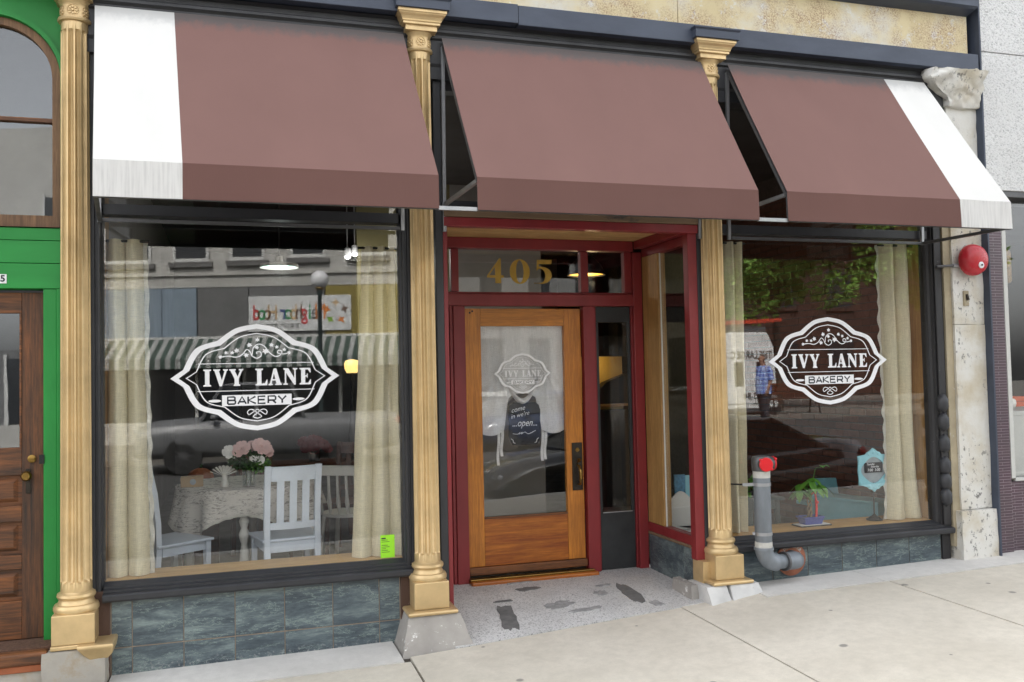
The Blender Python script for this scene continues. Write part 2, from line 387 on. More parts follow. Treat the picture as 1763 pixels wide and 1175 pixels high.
def terrazzo():
    mt, t, b = newmat('terrazzo'); p = pos(t)
    vo = N(t, 'ShaderNodeTexVoronoi'); vo.inputs['Scale'].default_value = 150; t.links.new(p, vo.inputs['Vector'])
    sp = N(t, 'ShaderNodeSeparateColor'); t.links.new(vo.outputs['Color'], sp.inputs[0])
    cc = ramp(t, sp.outputs[0], [(.0, (.20, .20, .20)), (.12, (.42, .415, .41)), (.3, (.58, .575, .565)), (.7, (.66, .655, .645))])
    n = noi(t, p, 3, 6); cc = mixc(t, ramp(t, n, [(.35, (.35,) * 3), (.6, (0,) * 3)]), cc, (.36, .355, .35))
    t.links.new(cc, b.inputs['Base Color']); b.inputs['Roughness'].default_value = .6; bump(t, b, sp.outputs[0], .1, .002); return mt
TERRAZZO = terrazzo()
PATCH = std('mortar_patch', (.19, .187, .183), .85, 0, .2, 14, 90, .4, .004)
PATCHL = std('worn_mortar_patch', (.42, .415, .41), .85, 0, .25, 20, 90, .4, .004)
def ystone():
    mt, t, b = newmat('painted_yellow_stone'); p = pos(t)
    n1 = noi(t, p, 1.7, 7, .65); n2 = noi(t, p, 85, 7, .8); n4 = noi(t, pos(t, (1, 1, 1)), 3.1, 7, .62)
    cc = ramp(t, n1, [(.36, (.68, .65, .57)), (.5, (.70, .60, .38)), (.7, (.64, .53, .31))])
    mask = N(t, 'ShaderNodeMath', operation='MULTIPLY'); t.links.new(ramp(t, n2, [(.46, (0,) * 3), (.58, (1,) * 3)]), mask.inputs[0]); t.links.new(ramp(t, n4, [(.43, (0,) * 3), (.60, (.85,) * 3)]), mask.inputs[1])
    cc = mixc(t, ramp(t, noi(t, p, 7, 9, .75), [(.56, (0,) * 3), (.60, (.8,) * 3)]), cc, (.72, .71, .68)); cc = mixc(t, mask.outputs[0], cc, (.27, .13, .09))
    t.links.new(cc, b.inputs['Base Color']); b.inputs['Roughness'].default_value = .85; bump(t, b, mixc(t, .5, n1, n2), .4, .008); return mt
YST = ystone()
def peel():
    mt, t, b = newmat('peeling_white_stone'); p = pos(t)
    n1 = noi(t, p, 2.3, 6, .6); n2 = noi(t, pos(t, (1, 1, .7)), 26, 8, .75); n3 = noi(t, p, 1.9, 3); n4 = noi(t, p, 60, 5, .7)
    cc = ramp(t, n1, [(.34, (.52, .46, .35)), (.52, (.66, .645, .60)), (.75, (.72, .715, .70))])
    mk = N(t, 'ShaderNodeMath', operation='MULTIPLY'); t.links.new(ramp(t, n2, [(.56, (0,) * 3), (.60, (1,) * 3)]), mk.inputs[0]); t.links.new(ramp(t, n3, [(.46, (0,) * 3), (.58, (.85,) * 3)]), mk.inputs[1])
    cc = mixc(t, mk.outputs[0], cc, (.13, .125, .12))
    t.links.new(cc, b.inputs['Base Color']); b.inputs['Roughness'].default_value = .85; bump(t, b, mixc(t, .5, n2, n4), .45, .01); return mt
PEEL = peel()
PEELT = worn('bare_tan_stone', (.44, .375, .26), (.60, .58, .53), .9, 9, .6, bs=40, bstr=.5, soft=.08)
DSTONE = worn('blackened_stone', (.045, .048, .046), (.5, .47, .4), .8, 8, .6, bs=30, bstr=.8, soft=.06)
def stucco():
    mt, t, b = newmat('rough_stucco'); p = pos(t, (1, 1, 1.5))
    n1 = noi(t, p, 55, 5, .62, .5); n2 = noi(t, p, 2, 4)
    cc = ramp(t, n1, [(.34, (.46, .46, .46)), (.47, (.76, .76, .755)), (.7, (.84, .84, .83))])
    cc = mixc(t, ramp(t, n2, [(.3, (.2,) * 3), (.6, (0,) * 3)]), cc, (.5, .49, .47))
    t.links.new(cc, b.inputs['Base Color']); b.inputs['Roughness'].default_value = .9; bump(t, b, n1, .9, .02); return mt
STUCCO = stucco()
def ptile():
    mt, t, b = newmat('plum_mosaic'); p = pos(t)
    sx = N(t, 'ShaderNodeSeparateXYZ'); t.links.new(p, sx.inputs[0]); cb = N(t, 'ShaderNodeCombineXYZ')
    ad = N(t, 'ShaderNodeMath', operation='ADD'); t.links.new(sx.outputs['X'], ad.inputs[0]); t.links.new(sx.outputs['Y'], ad.inputs[1])
    t.links.new(ad.outputs[0], cb.inputs[0]); t.links.new(sx.outputs['Z'], cb.inputs[1])
    br = N(t, 'ShaderNodeTexBrick'); t.links.new(cb.outputs[0], br.inputs['Vector']); br.offset = .5
    for k, v in (('Scale', 1.0), ('Mortar Size', .0016), ('Mortar Smooth', .3), ('Brick Width', .16), ('Row Height', .0228)): br.inputs[k].default_value = v
    br.inputs['Color1'].default_value = (.075, .042, .062, 1); br.inputs['Color2'].default_value = (.095, .052, .072, 1); br.inputs['Mortar'].default_value = (.33, .29, .31, 1)
    n = noi(t, p, 3, 5); cc = mixc(t, ramp(t, n, [(.35, (.5,) * 3), (.65, (0,) * 3)]), br.outputs['Color'], (.07, .06, .06))
    t.links.new(cc, b.inputs['Base Color']); b.inputs['Roughness'].default_value = .3; bump(t, b, br.outputs['Fac'], -.4, .002); return mt
PTILE = ptile()
def burlap(name, c, trans=.35):
    mt, t, b = newmat(name)
    n1 = noi(t, pos(t, (1, 1, .04)), 330, 3, .7); n2 = noi(t, pos(t, (.06, .06, 1)), 330, 3, .7); n3 = noi(t, pos(t), 6, 5)
    cc = ramp(t, mixc(t, .5, n1, n2), [(.38, tuple(x * .72 for x in c)), (.6, c)])
    cc = mixc(t, ramp(t, n3, [(.3, (.3,) * 3), (.6, (0,) * 3)]), cc, tuple(x * .8 for x in c))
    t.links.new(cc, b.inputs['Base Color']); b.inputs['Roughness'].default_value = .9
    tl = N(t, 'ShaderNodeBsdfTranslucent'); t.links.new(cc, tl.inputs[0]); mx = N(t, 'ShaderNodeMixShader'); mx.inputs[0].default_value = trans
    t.links.new(b.outputs[0], mx.inputs[1]); t.links.new(tl.outputs[0], mx.inputs[2]); t.links.new(mx.outputs[0], t.nodes['Material Output'].inputs[0])
    bump(t, b, mixc(t, .5, n1, n2), .3, .002); return mt
BURLAP = burlap('burlap', (.86, .785, .57), .25)
LACE = burlap('lace_trim', (.74, .72, .64), .3)
VOILE = burlap('white_voile', (.87, .86, .86), .12)
def script_cloth():
    mt, t, b = newmat('script_print_cloth'); p = pos(t, (1, 1, 1), True)
    n = noi(t, pos(t, (7, 7, 30), True), 2.6, 4, .8, 1.2); n2 = noi(t, p, 9, 3)
    mk = N(t, 'ShaderNodeMath', operation='MULTIPLY'); t.links.new(ramp(t, n, [(.53, (0,) * 3), (.56, (.8,) * 3)]), mk.inputs[0]); t.links.new(ramp(t, n2, [(.36, (0,) * 3), (.5, (1,) * 3)]), mk.inputs[1])
    t.links.new(mixc(t, mk.outputs[0], (.62, .59, .54), (.16, .145, .13)), b.inputs['Base Color']); b.inputs['Roughness'].default_value = .9; return mt
SCRIPT = script_cloth()
def brickmat(name, c1, c2):
    mt, t, b = newmat(name); oi = N(t, 'ShaderNodeObjectInfo'); n = noi(t, pos(t), 30, 6, .7)
    cc = ramp(t, oi.outputs['Random'], [(0, c1), (1, c2)]); cc = mixc(t, ramp(t, n, [(.35, (.6,) * 3), (.6, (0,) * 3)]), cc, tuple(x * .5 for x in c1))
    t.links.new(cc, b.inputs['Base Color']); b.inputs['Roughness'].default_value = .85; bump(t, b, n, .5, .006); return mt
BRICK = brickmat('brown_brick', (.16, .058, .034), (.08, .032, .021))
MORTAR = std('mortar', (.075, .06, .05), .95, 0, .15, 20)

# ------------------------------------------------------------------ ground
PROF = [(-40, -.3), (-8, -.06), (-1.8, .006), (-.2, .028), (.22, .042), (1.9, .112), (2.3, .16), (4.3, .2), (6, .24), (12, .36), (60, .9)]
def prof(x):
    for (a, za), (b, zb) in zip(PROF, PROF[1:]):
        if x <= b: return za + (zb - za) * (x - a) / (b - a)
    return PROF[-1][1]
def zg(x, y): return prof(x) + .022 * min(y + .2, 0)
def zr(x, y):
    q = max(0, min(1, (x - 6) / 6)); q = q * q * (3 - 2 * q)
    return -.34 + .46 * q + .2 * max(0, min(1, (-y - 5.5) / 8))
def gsheet(name, mat, x0, x1, y0, y1, fz, nx, ny, parent=None, thick=.03, kind=None, yfun=None):
    mb = MB(); V = []
    def P(u, v):
        x = x0 + (x1 - x0) * u
        a, b = (y0, y1) if yfun is None else (yfun(x)[0], yfun(x)[1])
        y = a + (b - a) * v; return (x, y, fz(x, y))
    mb.grid(P, nx, ny)
    rim = [P(i / nx, 0) for i in range(nx)] + [P(1, j / ny) for j in range(ny)] + [P(1 - i / nx, 1) for i in range(nx)] + [P(0, 1 - j / ny) for j in range(ny)]
    mb.loft([rim, [(p[0], p[1], p[2] - thick) for p in rim]], cap=False)
    return mb.build(name, mat, parent, smooth=30, kind=kind)
JOINT = std('joint_dirt', (.10, .085, .07), .95, 0, .3, 20)
tag(gsheet('ground', JOINT, -120, 120, -140, 40, lambda x, y: -1.2, 2, 2), kind='structure')
pav = tag(gsheet('pavement', JOINT, -14, 14, -4.1, .25, lambda x, y: zg(x, y) - .022, 56, 20), kind='structure')
XJ = [-7.4, -5.6, -3.85, -2.05, -.2, 1.72, 3.31, 5.1, 6.9, 8.7]
for i in range(len(XJ) - 1):
    a, b = XJ[i] + .007, XJ[i + 1] - .007
    if XJ[i] < -.3: top = lambda x: -.388
    elif XJ[i] < 1: top = lambda x: -.272 + (x - .2) * .075
    else: top = lambda x: -.312
    for k, (lo, hi) in enumerate(((-2.16, None), (-3.92, -2.172))):
        f = (lambda x, t=top: (-2.16, t(x))) if hi is None else (lambda x, lo=lo, hi=hi: (lo, hi))
        gsheet('slab', CONC, a, b, 0, 0, zg, 10, 8, pav, .03, yfun=f)
gsheet('kerb', CONW, -14, 14, -4.1, -3.93, lambda x, y: zg(x, y) + .004, 28, 1, pav, .5)
gsheet('slab', CONC, 1.727, 2.297, -.309, -.09, lambda x, y: zg(x, y) - .001, 8, 4, pav, .03)
strip = empty('base_strip', (0, 0, 0), kind='structure')
for a, b, y0, y1, dz in ((-1.905, -.245, -.38, .07, .004), (2.30, 3.27, -.304, .09, .004), (3.276, 4.9, -.304, .09, .004)):
    gsheet('strip_slab', CONW, a, b, y0, y1, lambda x, y: zg(x, y) + dz, 10, 4, strip, .03)
gsheet('strip_slab', CONW, 4.905, 7.5, -.304, -.05, lambda x, y: zg(x, y) + .004, 10, 4, strip, .03)
gsheet('strip_slab', CONW, -6, -2.3, -.38, .07, lambda x, y: zg(x, y) + .004, 10, 4, strip, .03)
tag(gsheet('road', ASPHALT, -60, 60, -16.2, -4.1, zr, 60, 16, None, .3), kind='structure')
tag(gsheet('far_pavement', concrete('dark_far_concrete', (.20, .185, .165), (.15, .14, .125), False), -60, 60, -70, -16.2, lambda x, y: zr(x, -16) + .13, 60, 8, None, .3), kind='structure')
def ef(x): return (-.262 + (x - .2) * .078, .96)
def ez(x, y):
    y0 = ef(x)[0]; q = min(1, max(0, (y - y0) / (.9 - y0))); zf = zg(x, y0) + .003
    return zf + (.152 - zf) * (1 - (1 - q) ** 1.6)
entry = tag(gsheet('entry_floor', TERRAZZO, .10, 1.985, 0, 0, ez, 16, 12, None, .06, yfun=ef), kind='structure')
def blob(cx, cy, ax, ay, rot, name, mat, seed, rag=.25):
    rr = random.Random(seed); n = 22; ring = []
    for i in range(n):
        a = 2 * math.pi * i / n; sq = 1 / max(abs(math.cos(a)), abs(math.sin(a))) ** .75
        q = sq * (1 - rag * rr.random()); u, v = ax * q * math.cos(a), ay * q * math.sin(a)
        ring.append((cx + u * math.cos(rot) - v * math.sin(rot), cy + u * math.sin(rot) + v * math.cos(rot)))
    mb = MB(); mb.add([(cx, cy, ez(cx, cy) + .0045)] + [(x, y, ez(x, y) + .0045) for x, y in ring], [(0, 1 + i, 1 + (i + 1) % n) for i in range(n)])
    mb.loft([[(x, y, ez(x, y) + .0045) for x, y in ring], [(x, y, ez(x, y) - .01) for x, y in ring]], False)
    mb.build(name, mat, entry)
blob(.545, .08, .062, .24, -.18, 'dark_patch', PATCH, 1)
blob(.60, .385, .075, .022, .0, 'dark_patch', PATCH, 2, .45)
blob(.86, .60, .105, .045, .1, 'dark_patch', PATCH, 3, .4)
blob(.86, .80, .12, .03, .1, 'worn_patch', PATCHL, 4, .4)
blob(1.53, .27, .062, .25, -.05, 'dark_patch', PATCH, 5)
blob(1.60, -.02, .05, .065, .2, 'worn_patch', PATCHL, 6, .45)
blob(1.42, .50, .07, .025, .2, 'worn_patch', PATCHL, 7, .45)
blob(.95, .19, .13, .07, .2, 'worn_patch', PATCHL, 8, .45)
blob(1.33, .33, .06, .06, .2, 'worn_patch', PATCHL, 9, .45)
blob(1.1, .04, .16, .035, .1, 'worn_patch', PATCHL, 10, .5)

# ------------------------------------------------------------------ bakery building
bak = empty('bakery_building', (1.1, 0, 0), 'bakery shopfront with gold fluted columns, black window frames and maroon recessed entrance', 'shopfront')
# upper wall, beam, cornice
up = B('upper_wall', YST, bak, (-2.6, 4.54, .03, .5, 4.12, 8.2), bevel=0)
for a, b in ((-2.6, -.35), (-.346, 1.905), (1.909, 4.53)):
    B('stone_block', YST, up, (a, b, -.002, .029, 4.19, 4.66), bevel=.004)
for a, b in ((-2.6, -.6), (-.594, 1.4), (1.406, 3.0), (3.006, 4.53)):
    B('stone_block', YST, up, (a, b, -.002, .029, 4.80, 5.4), bevel=.004)
B('sun_block_mass', YST, bak, (-2.1, 4.57, .501, 9.05, 3.83, 8.2), bevel=0)  # unseen solid above the ceiling, added to stop sun coming in from behind
bm_ = B('beam', BLUE, bak, (-2.6, .645, -.126, .028, 4.082, 4.212), bevel=.004)
B('beam_board', BLUE, bm_, (.648, 4.515, -.12, .028, 4.073, 4.208), bevel=.004)
cn = MB().prism([(-.002, 4.56), (-.10, 4.585), (-.125, 4.60), (-.125, 4.68), (-.15, 4.70), (-.15, 4.74), (-.002, 4.80)], 'x', -2.6, 4.53).build('cornice', BLUE, bak)
fa = MB().prism([(.03, 3.70), (-.0, 3.70), (-.0, 3.78), (-.012, 3.80), (-.012, 3.955), (-.03, 3.965), (-.03, 3.985), (-.05, 4.0), (-.05, 4.018), (-.03, 4.03), (-.03, 4.06), (-.06, 4.0725), (.03, 4.0725)], 'x', -2.02, 4.25).build('fascia_moulding', BLACK, bak)
B('fascia_backing', BLACK, bak, (-2.02, 4.25, .031, .14, 3.70, 4.07), bevel=0)

# columns
def flute_shaft(mb, cx, cy, z0, z1, r0, r1, nf=12, sub=10):
    zs = [z0, z0 + .05] + [z0 + .05 + (z1 - z0 - .1) * t for t in (.0015, .005, .25, .5, .75, .995, .9985)] + [z1 - .05, z1]
    dep = [0, 0, .5, 1, 1, 1, 1, 1, .5, 0, 0]
    rings = []
    for z, d in zip(zs, dep):
        r = r0 + (r1 - r0) * (z - z0) / (z1 - z0); ring = []
        for i in range(nf * sub):
            a = 2 * math.pi * i / (nf * sub); ph = (i % sub) / sub
            g = math.sqrt(max(0, 1 - ((ph - .5) / .39) ** 2)) if abs(ph - .5) < .39 else 0
            rr = r - .021 * g * d
            ring.append((cx + rr * math.cos(a + .1), cy + rr * math.sin(a + .1), z))
        rings.append(ring)
    mb.loft(rings)
COLX = [-2.083, -.014, 2.128]
def rosette(mb, c, a, r):
    """flower boss on the neck, facing direction angle a"""
    n = Vector((math.cos(a), math.sin(a), 0)); t = Vector((-math.sin(a), math.cos(a), 0)); up_ = Vector((0, 0, 1))
    def at(u, v, h): return Vector(c) + n * (h + math.sqrt(max(r * r - u * u, 0))) + t * u + up_ * v
    for k in range(8):
        b = 2 * math.pi * k / 8; cu, cv = .020 * math.cos(b), .020 * math.sin(b); ring = []
        ring = [at(cu + .010 * math.cos(q), cv + .010 * math.sin(q), -.004) for q in [i * math.pi / 4 for i in range(8)]]
        ring2 = [at(cu + .006 * math.cos(q), cv + .006 * math.sin(q), .006) for q in [i * math.pi / 4 for i in range(8)]]
        mb.loft([ring, ring2])
    for R0, h0, R1, h1 in ((.011, .0, .006, .009), (.036, -.008, .032, .003)):
        r1 = [at(R0 * math.cos(q * math.pi / 8), R0 * math.sin(q * math.pi / 8), h0 - .004) for q in range(16)]
        r2 = [at(R1 * math.cos(q * math.pi / 8), R1 * math.sin(q * math.pi / 8), h1) for q in range(16)]
        if R0 < .03: mb.loft([r1, r2])
        else:
            r3 = [at(.029 * math.cos(q * math.pi / 8), .029 * math.sin(q * math.pi / 8), -.006) for q in range(16)]
            mb.loft([r1, r2, r3], False)
for ci, cx in enumerate(COLX):
    c = empty('column', (cx, 0, .22), parent=bak)
    mb = MB(); flute_shaft(mb, cx, 0, .535, 3.855, .084, .075); mb.build('shaft', GOLD, c, smooth=50)
    MB().lathe([(.118, .421), (.122, .43), (.122, .447), (.114, .462), (.101, .466), (.097, .475), (.092, .487), (.092, .492), (.099, .497), (.104, .508), (.101, .522), (.09, .529), (.0835, .536)], (cx, 0, 0), 40).build('base', GOLD, c, smooth=35)
    B('plinth', GOLD, c, (cx - .113, cx + .113, -.122, .10, .252, .421), bevel=.006)
    mb = MB(); mb.lathe([(.076, 3.855), (.09, 3.857), (.094, 3.868), (.09, 3.879), (.076, 3.883), (.075, 3.945), (.08, 3.962), (.092, 3.976), (.093, 3.979)], (cx, 0, 0), 40); mb.build('neck', GOLD, c, smooth=35)
    mb = MB()
    def sq(h, z): return [(cx - h, -h, z), (cx + h, -h, z), (cx + h, h, z), (cx - h, h, z)]
    mb.loft([sq(.104, 3.979), sq(.104, 4.010), sq(.122, 4.013), sq(.122, 4.028), (sq(.128, 4.030)), sq(.130, 4.042), sq(.138, 4.058), sq(.152, 4.070), sq(.155, 4.078), sq(.160, 4.081), sq(.160, 4.100)])
    cap = mb.build('capital', GOLD, c, bevel=.0015)
    MB().loft([sq(.176, 4.101), sq(.176, 4.155), sq(.188, 4.166), sq(.188, 4.176)]).build('abacus_block', BLUE, c, bevel=.002)
    mb = MB()
    for a in (-90, -90 - 62, -90 + 62): rosette(mb, (cx, 0, 3.915), R(a), .0755)
    mb.build('rosette', GOLD, c, smooth=40)
    if ci: B('base_plate', GOLD, c, (cx - .163, cx + .160, -.175, .12, .224, .251), bevel=.012)
    else: B('base_plate', GOLD, c, (cx - .118, cx + .118, -.126, .10, .226, .2515), bevel=.006)
# left column: chipped corbel and rough stone footing
mb = MB(); mb.loft([[(-1.99, -.14, .16), (-1.90, -.14, .165), (-1.90, .06, .165), (-1.99, .06, .16)], [(-2.03, -.15, .195), (-1.875, -.15, .195), (-1.875, .06, .195), (-2.03, .06, .195)], [(-2.06, -.165, .236), (-1.868, -.165, .236), (-1.868, .06, .236), (-2.06, .06, .236)], [(-2.06, -.16, .2495), (-1.872, -.16, .2495), (-1.872, .06, .2495), (-2.06, .06, .2495)]])
mb.build('corbel', GOLD, bak, bevel=.006)
def rough(mb, x0, x1, y0, y1, z0, z1, n, amp, seed, tp=0, tpy=None):
    """irregular stone block: subdivided box with noise, tapering by tp towards the top"""
    tpy = tp if tpy is None else tpy
    bm = bmesh.new(); bmesh.ops.create_cube(bm, size=1); bmesh.ops.subdivide_edges(bm, edges=bm.edges[:], cuts=n, use_grid_fill=True)
    vs = []
    for v in bm.verts:
        k = v.co.z + .5; x = (x0 + x1) / 2 + v.co.x * ((x1 - x0) - 2 * tp * k); y = y1 + (v.co.y - .5) * ((y1 - y0) - tpy * k); z = z0 + (z1 - z0) * k
        d = mnoise.noise_vector(Vector((x * 9 + seed, y * 9, z * 9))) * amp + mnoise.noise_vector(Vector((x * 31, y * 31 + seed, z * 31))) * amp * .4
        if k > .99: d.z *= .15
        vs.append((x + d.x, y + d.y, z + d.z))
    bm.verts.index_update(); mb.add(vs, [tuple(l.vert.index for l in f.loops) for f in bm.faces]); bm.free(); return mb
rough(MB(), -2.24, -1.915, -.14, .08, -.06, .222, 9, .008, 3).build('stone_footing', FOOTR, bak, smooth=40)
rough(MB(), -.245, .235, -.285, .10, -.02, .223, 9, .006, 8, .075, .13).build('stone_footing', FOOT, bak, smooth=35)
f3 = rough(MB(), 1.915, 2.075, -.262, .10, .06, .223, 7, .006, 12, .0, .10).build('stone_footing', FOOTW, bak, smooth=35)
mb = MB(); rough(mb, 2.082, 2.345, -.262, .05, .09, .222, 7, .005, 19, .02, .10); mb.build('stone_footing', FOOTW, bak, smooth=35)
mb = MB(); rough(mb, 1.855, 1.935, -.06, .25, .08, .215, 6, .010, 29, .01, .02); mb.build('stone_footing', FOOT, bak, smooth=35)
rough(MB(), 1.955, 2.018, -.045, .10, .224, .372, 5, .004, 31).build('gold_scrap_block', GOLD, bak, smooth=35)

# display windows
def window(name, xf0, xf1, g0, g1, zs, zb):
    """xf frame outer, g glass, zs glass bottom, zb sill underside"""
    wdw = empty(name, ((xf0 + xf1) / 2, .1, zb), parent=bak)
    for a, b in ((xf0, g0), (g1, xf1)):
        mb = MB(); w_ = b - a; s = 1 if a == xf0 else -1; o, i = (a, b) if s > 0 else (b, a)
        pts = [(o, .14), (o, .03), (o + s * w_ * .30, .03), (o + s * w_ * .34, .048), (o + s * w_ * .5, .048), (o + s * w_ * .55, .036), (o + s * w_ * .74, .036), (o + s * w_ * .8, .06), (o + s * w_ * .93, .07), (i, .09), (i, .14)]
        mb.prism(pts, 'z', zb + .06, 3.70)
        mb.build('stile', BLACK if g0 < 0 else BLACK2, wdw)
    MB().prism([(.14, zb), (-.004, zb), (-.012, zb + .012), (-.012, zb + .036), (-.004, zb + .044), (.03, zb + .05), (.03, zb + .062), (.05, zb + .07), (.05, zs - .022), (.07, zs - .012), (.09, zs - .001), (.14, zs - .001)], 'x', xf0 + (.06 if g0 < 0 else 0), xf1 - .004).build('sill', BLACK, wdw)
    B('transom_rail', BLACK, wdw, (g0, g1, .04, .14, 2.735, 2.80))
    B('pane', GLASS, wdw, (g0 - .004, g1 + .004, .100, .106, zs - .004, 2.738), bevel=0)
    B('transom_pane', GLASS, wdw, (g0 - .004, g1 + .004, .100, .106, 2.797, 3.705), bevel=0)
    return wdw
winL = window('display_window', -2.005, -.085, -1.942, -.158, .548, .445)
winR = window('display_window', 2.20, 4.208, 2.225, 4.085, .505, .408)
# interior pine sill boards and jambs
B('sill_board', PINE, winL, (-1.95, -.14, .108, .40, .515, .549), bevel=.004)
B('sill_board', PINE, winR, (2.21, 4.13, .108, .44, .472, .506), bevel=.004)
B('jamb_board', PINEZ, winR, (4.10, 4.125, .145, .42, .506, 3.6), bevel=.002)
B('jamb_board', PINEZ, winL, (-1.97, -1.945, .145, .36, .549, 3.6), bevel=.002)
# bulkheads with marble tiles
bk = B('bulkhead', GROUT, bak, (-1.92, -.175, .056, .14, -.05, .446), bevel=0)
xs = [-1.905, -1.79, -1.503, -1.207, -.912, -.617, -.323, -.19]
for a, b in zip(xs, xs[1:]):
    for z0, z1 in ((-.04, .162), (.165, .444)):
        B('tile', MARBLE, bk, (a + .0028, b - .0028, .050, .0565, z0 + .0022, z1 - .0022), bevel=.0012)
PEELW = worn('peeling_brown_post', (.10, .055, .038), (.42, .40, .38), .8, 18, .60, (1, 1, .4), bstr=.5)
for xx in (-2.0, -.185): B('bulkhead_post', PEELW, bak, (xx, xx + (.09 if xx < -1 else .105), .035, .14, -.03, .505), bevel=.004)
bk2 = B('bulkhead', GROUT, bak, (2.2, 4.16, .066, .14, .02, .408), bevel=0)
xs = [2.21, 2.59, 2.895, 3.20, 3.512, 3.818, 4.125]
for a, b in zip(xs, xs[1:]): B('tile', MARBLE, bk2, (a + .0028, b - .0028, .060, .0665, .03, .405), bevel=.0012)
B('bulkhead_post', BLACK2, bak, (4.128, 4.206, .045, .139, .10, .468), bevel=.004)
# husk drops on the right frame
for k, z in enumerate((1.43, 1.28, 1.11, .935, .815, .69)):
    MB().lathe([(.012, .075), (.030, .062), (.047, .03), (.047, -.03), (.040, -.052), (.018, -.066), (.012, -.075)], (4.158, .025, z), 14).build('husk_ornament', BLACK, bak, smooth=40)
B('husk_backing', BLACK2, bak, (4.128, 4.192, .018, .0295, .47, 3.65), bevel=.006)
# stone pier
pier = empty('pier', (4.43, 0, .18), parent=bak)
rough(MB(), 4.283, 4.583, -.004, .30, .585, 2.05, 12, .005, 41).build('stone', PEEL, pier, smooth=40)
rough(MB(), 4.283, 4.583, -.004, .30, 2.054, 3.40, 12, .005, 44).build('stone', PEEL, pier, smooth=40)
rough(MB(), 4.283, 4.583, -.004, .30, 3.404, 3.86, 12, .005, 49).build('stone', PEEL, pier, smooth=40)
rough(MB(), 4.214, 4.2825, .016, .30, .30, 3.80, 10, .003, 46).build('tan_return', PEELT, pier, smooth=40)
rough(MB(), 4.235, 4.60, -.055, .30, .10, .58, 10, .006, 51, .008).build('base_stone', PEEL, pier, smooth=40)
mb = MB(); bm = bmesh.new(); bmesh.ops.create_cube(bm, size=1); bmesh.ops.subdivide_edges(bm, edges=bm.edges[:], cuts=26, use_grid_fill=True); vs = []
for v in bm.verts:
    k = v.co.z + .5; x0 = 4.27 - .24 * max(0, min(1, (k - .25) / .5)); x1 = 4.575
    x = x0 + (x1 - x0) * (v.co.x + .5); y = .28 + (v.co.y - .5) * (.32 + .12 * k); z = 3.79 + .275 * k
    p = Vector((x, y, z)); d = mnoise.noise_vector(p * 8) * .022 + mnoise.noise_vector(p * 19) * .014 + mnoise.noise_vector(p * 45) * .005
    fold = math.sin(z * 48 + mnoise.noise(p * 5) * 7) * .007
    vs.append((x + d.x, y + d.y - fold, z + d.z * .7))
bm.verts.index_update(); mb.add(vs, [tuple(l.vert.index for l in f.loops) for f in bm.faces]); bm.free()
mb.build('carved_capital', PEEL, pier, smooth=60)
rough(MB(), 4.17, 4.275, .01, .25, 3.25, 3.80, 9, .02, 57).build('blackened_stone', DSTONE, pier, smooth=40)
B('blue_trim', BLUE, bak, (4.584, 4.60, -.07, .2, .2, 8.2), bevel=.002)

# recessed entrance
ent = empty('entrance', (1.05, .9, .15), parent=bak)
B('jamb_post', RED, ent, (1.948, 2.02, .030, .105, .37, 2.78), (1.905, 1.984, .875, .96, .14, 2.70), bevel=.004)
B('jamb_post', BLACK, ent, (2.021, 2.062, .03, .14, .25, 3.70), bevel=.004)
B('jamb_post', BLACK, ent, (.083, .135, .03, .14, .25, 3.70), bevel=.004)
B('jamb_post', RED, ent, (.136, .165, .035, .105, .15, 2.78), (.136, .20, .875, .96, .12, 2.70), bevel=.003)
hd = B('header', RED, ent, (.136, 2.02, .000, .075, 2.722, 2.782), (.166, 1.905, .86, .955, 2.705, 2.788), (1.91, 1.985, .106, .86, 2.725, 2.788), bevel=.004)
WORNW = worn('weathered_header_wood', (.23, .15, .09), (.05, .045, .05), .8, 10, .56, (.25, 1, 1), soft=.1)
B('weathered_lintel', WORNW, ent, (.136, 2.02, -.012, .11, 2.784, 2.84), bevel=.005)
sf = B('soffit', SOFF, ent, (.14, 1.98, .075, .88, 2.80, 2.83), bevel=0)
for k in range(8): B('soffit_board', SOFF, sf, (.14, 1.98, .078 + k * .1, .078 + k * .1 + .098, 2.789, 2.7995), bevel=.002)
B('transom_frame', BLACK, ent, (.136, 2.02, .04, .14, 2.842, 2.90), (.136, 2.02, .04, .14, 3.64, 3.70), bevel=.003)
B('transom_pane', GLASS, ent, (.138, 2.018, .10, .106, 2.895, 3.645), bevel=0)
# side windows of the recess
for sgn, X in ((1, 1.985), (-1, .14)):
    sw = empty('side_window', (X, .5, .15), parent=ent)
    a, b = (X, X + .07) if sgn > 0 else (X - .07, X)
    e = .012 * sgn
    B('bottom_rail', RED, sw, (min(a, b) - .006, max(a, b), .106, .875, .452, .522), bevel=.003)
    B('rail_fillet', WORNW, sw, (min(a, b) - .004, max(a, b), .106, .875, .428, .4515), bevel=.002)
    B('top_rail', RED, sw, (min(a, b), max(a, b), .106, .875, 2.66, 2.724), bevel=.003)
    B('stile', PINEZ, sw, (min(a, b) + .002, max(a, b), .60, .874, .523, 2.659), bevel=.003)
    B('pane', GLASS, sw, (X + .03 * sgn - .003, X + .03 * sgn + .003, .107, .60, .523, 2.659), bevel=0)
    B('glazing_bead', CREAM, sw, (X + min(.018 * sgn, .026 * sgn), X + max(.018 * sgn, .026 * sgn), .588, .5995, .523, 2.659), bevel=0)
    B('kick_backing', GROUT, sw, (min(a, b) + .012, max(a, b), .11, .874, .05, .427), bevel=0)
    for y0, y1 in ((.13, .30), (.303, .872)): B('tile', MARBLE, sw, (X + (.004 if sgn > 0 else -.0125), X + (.0125 if sgn > 0 else -.004), y0, y1, .06, .425), bevel=.001)
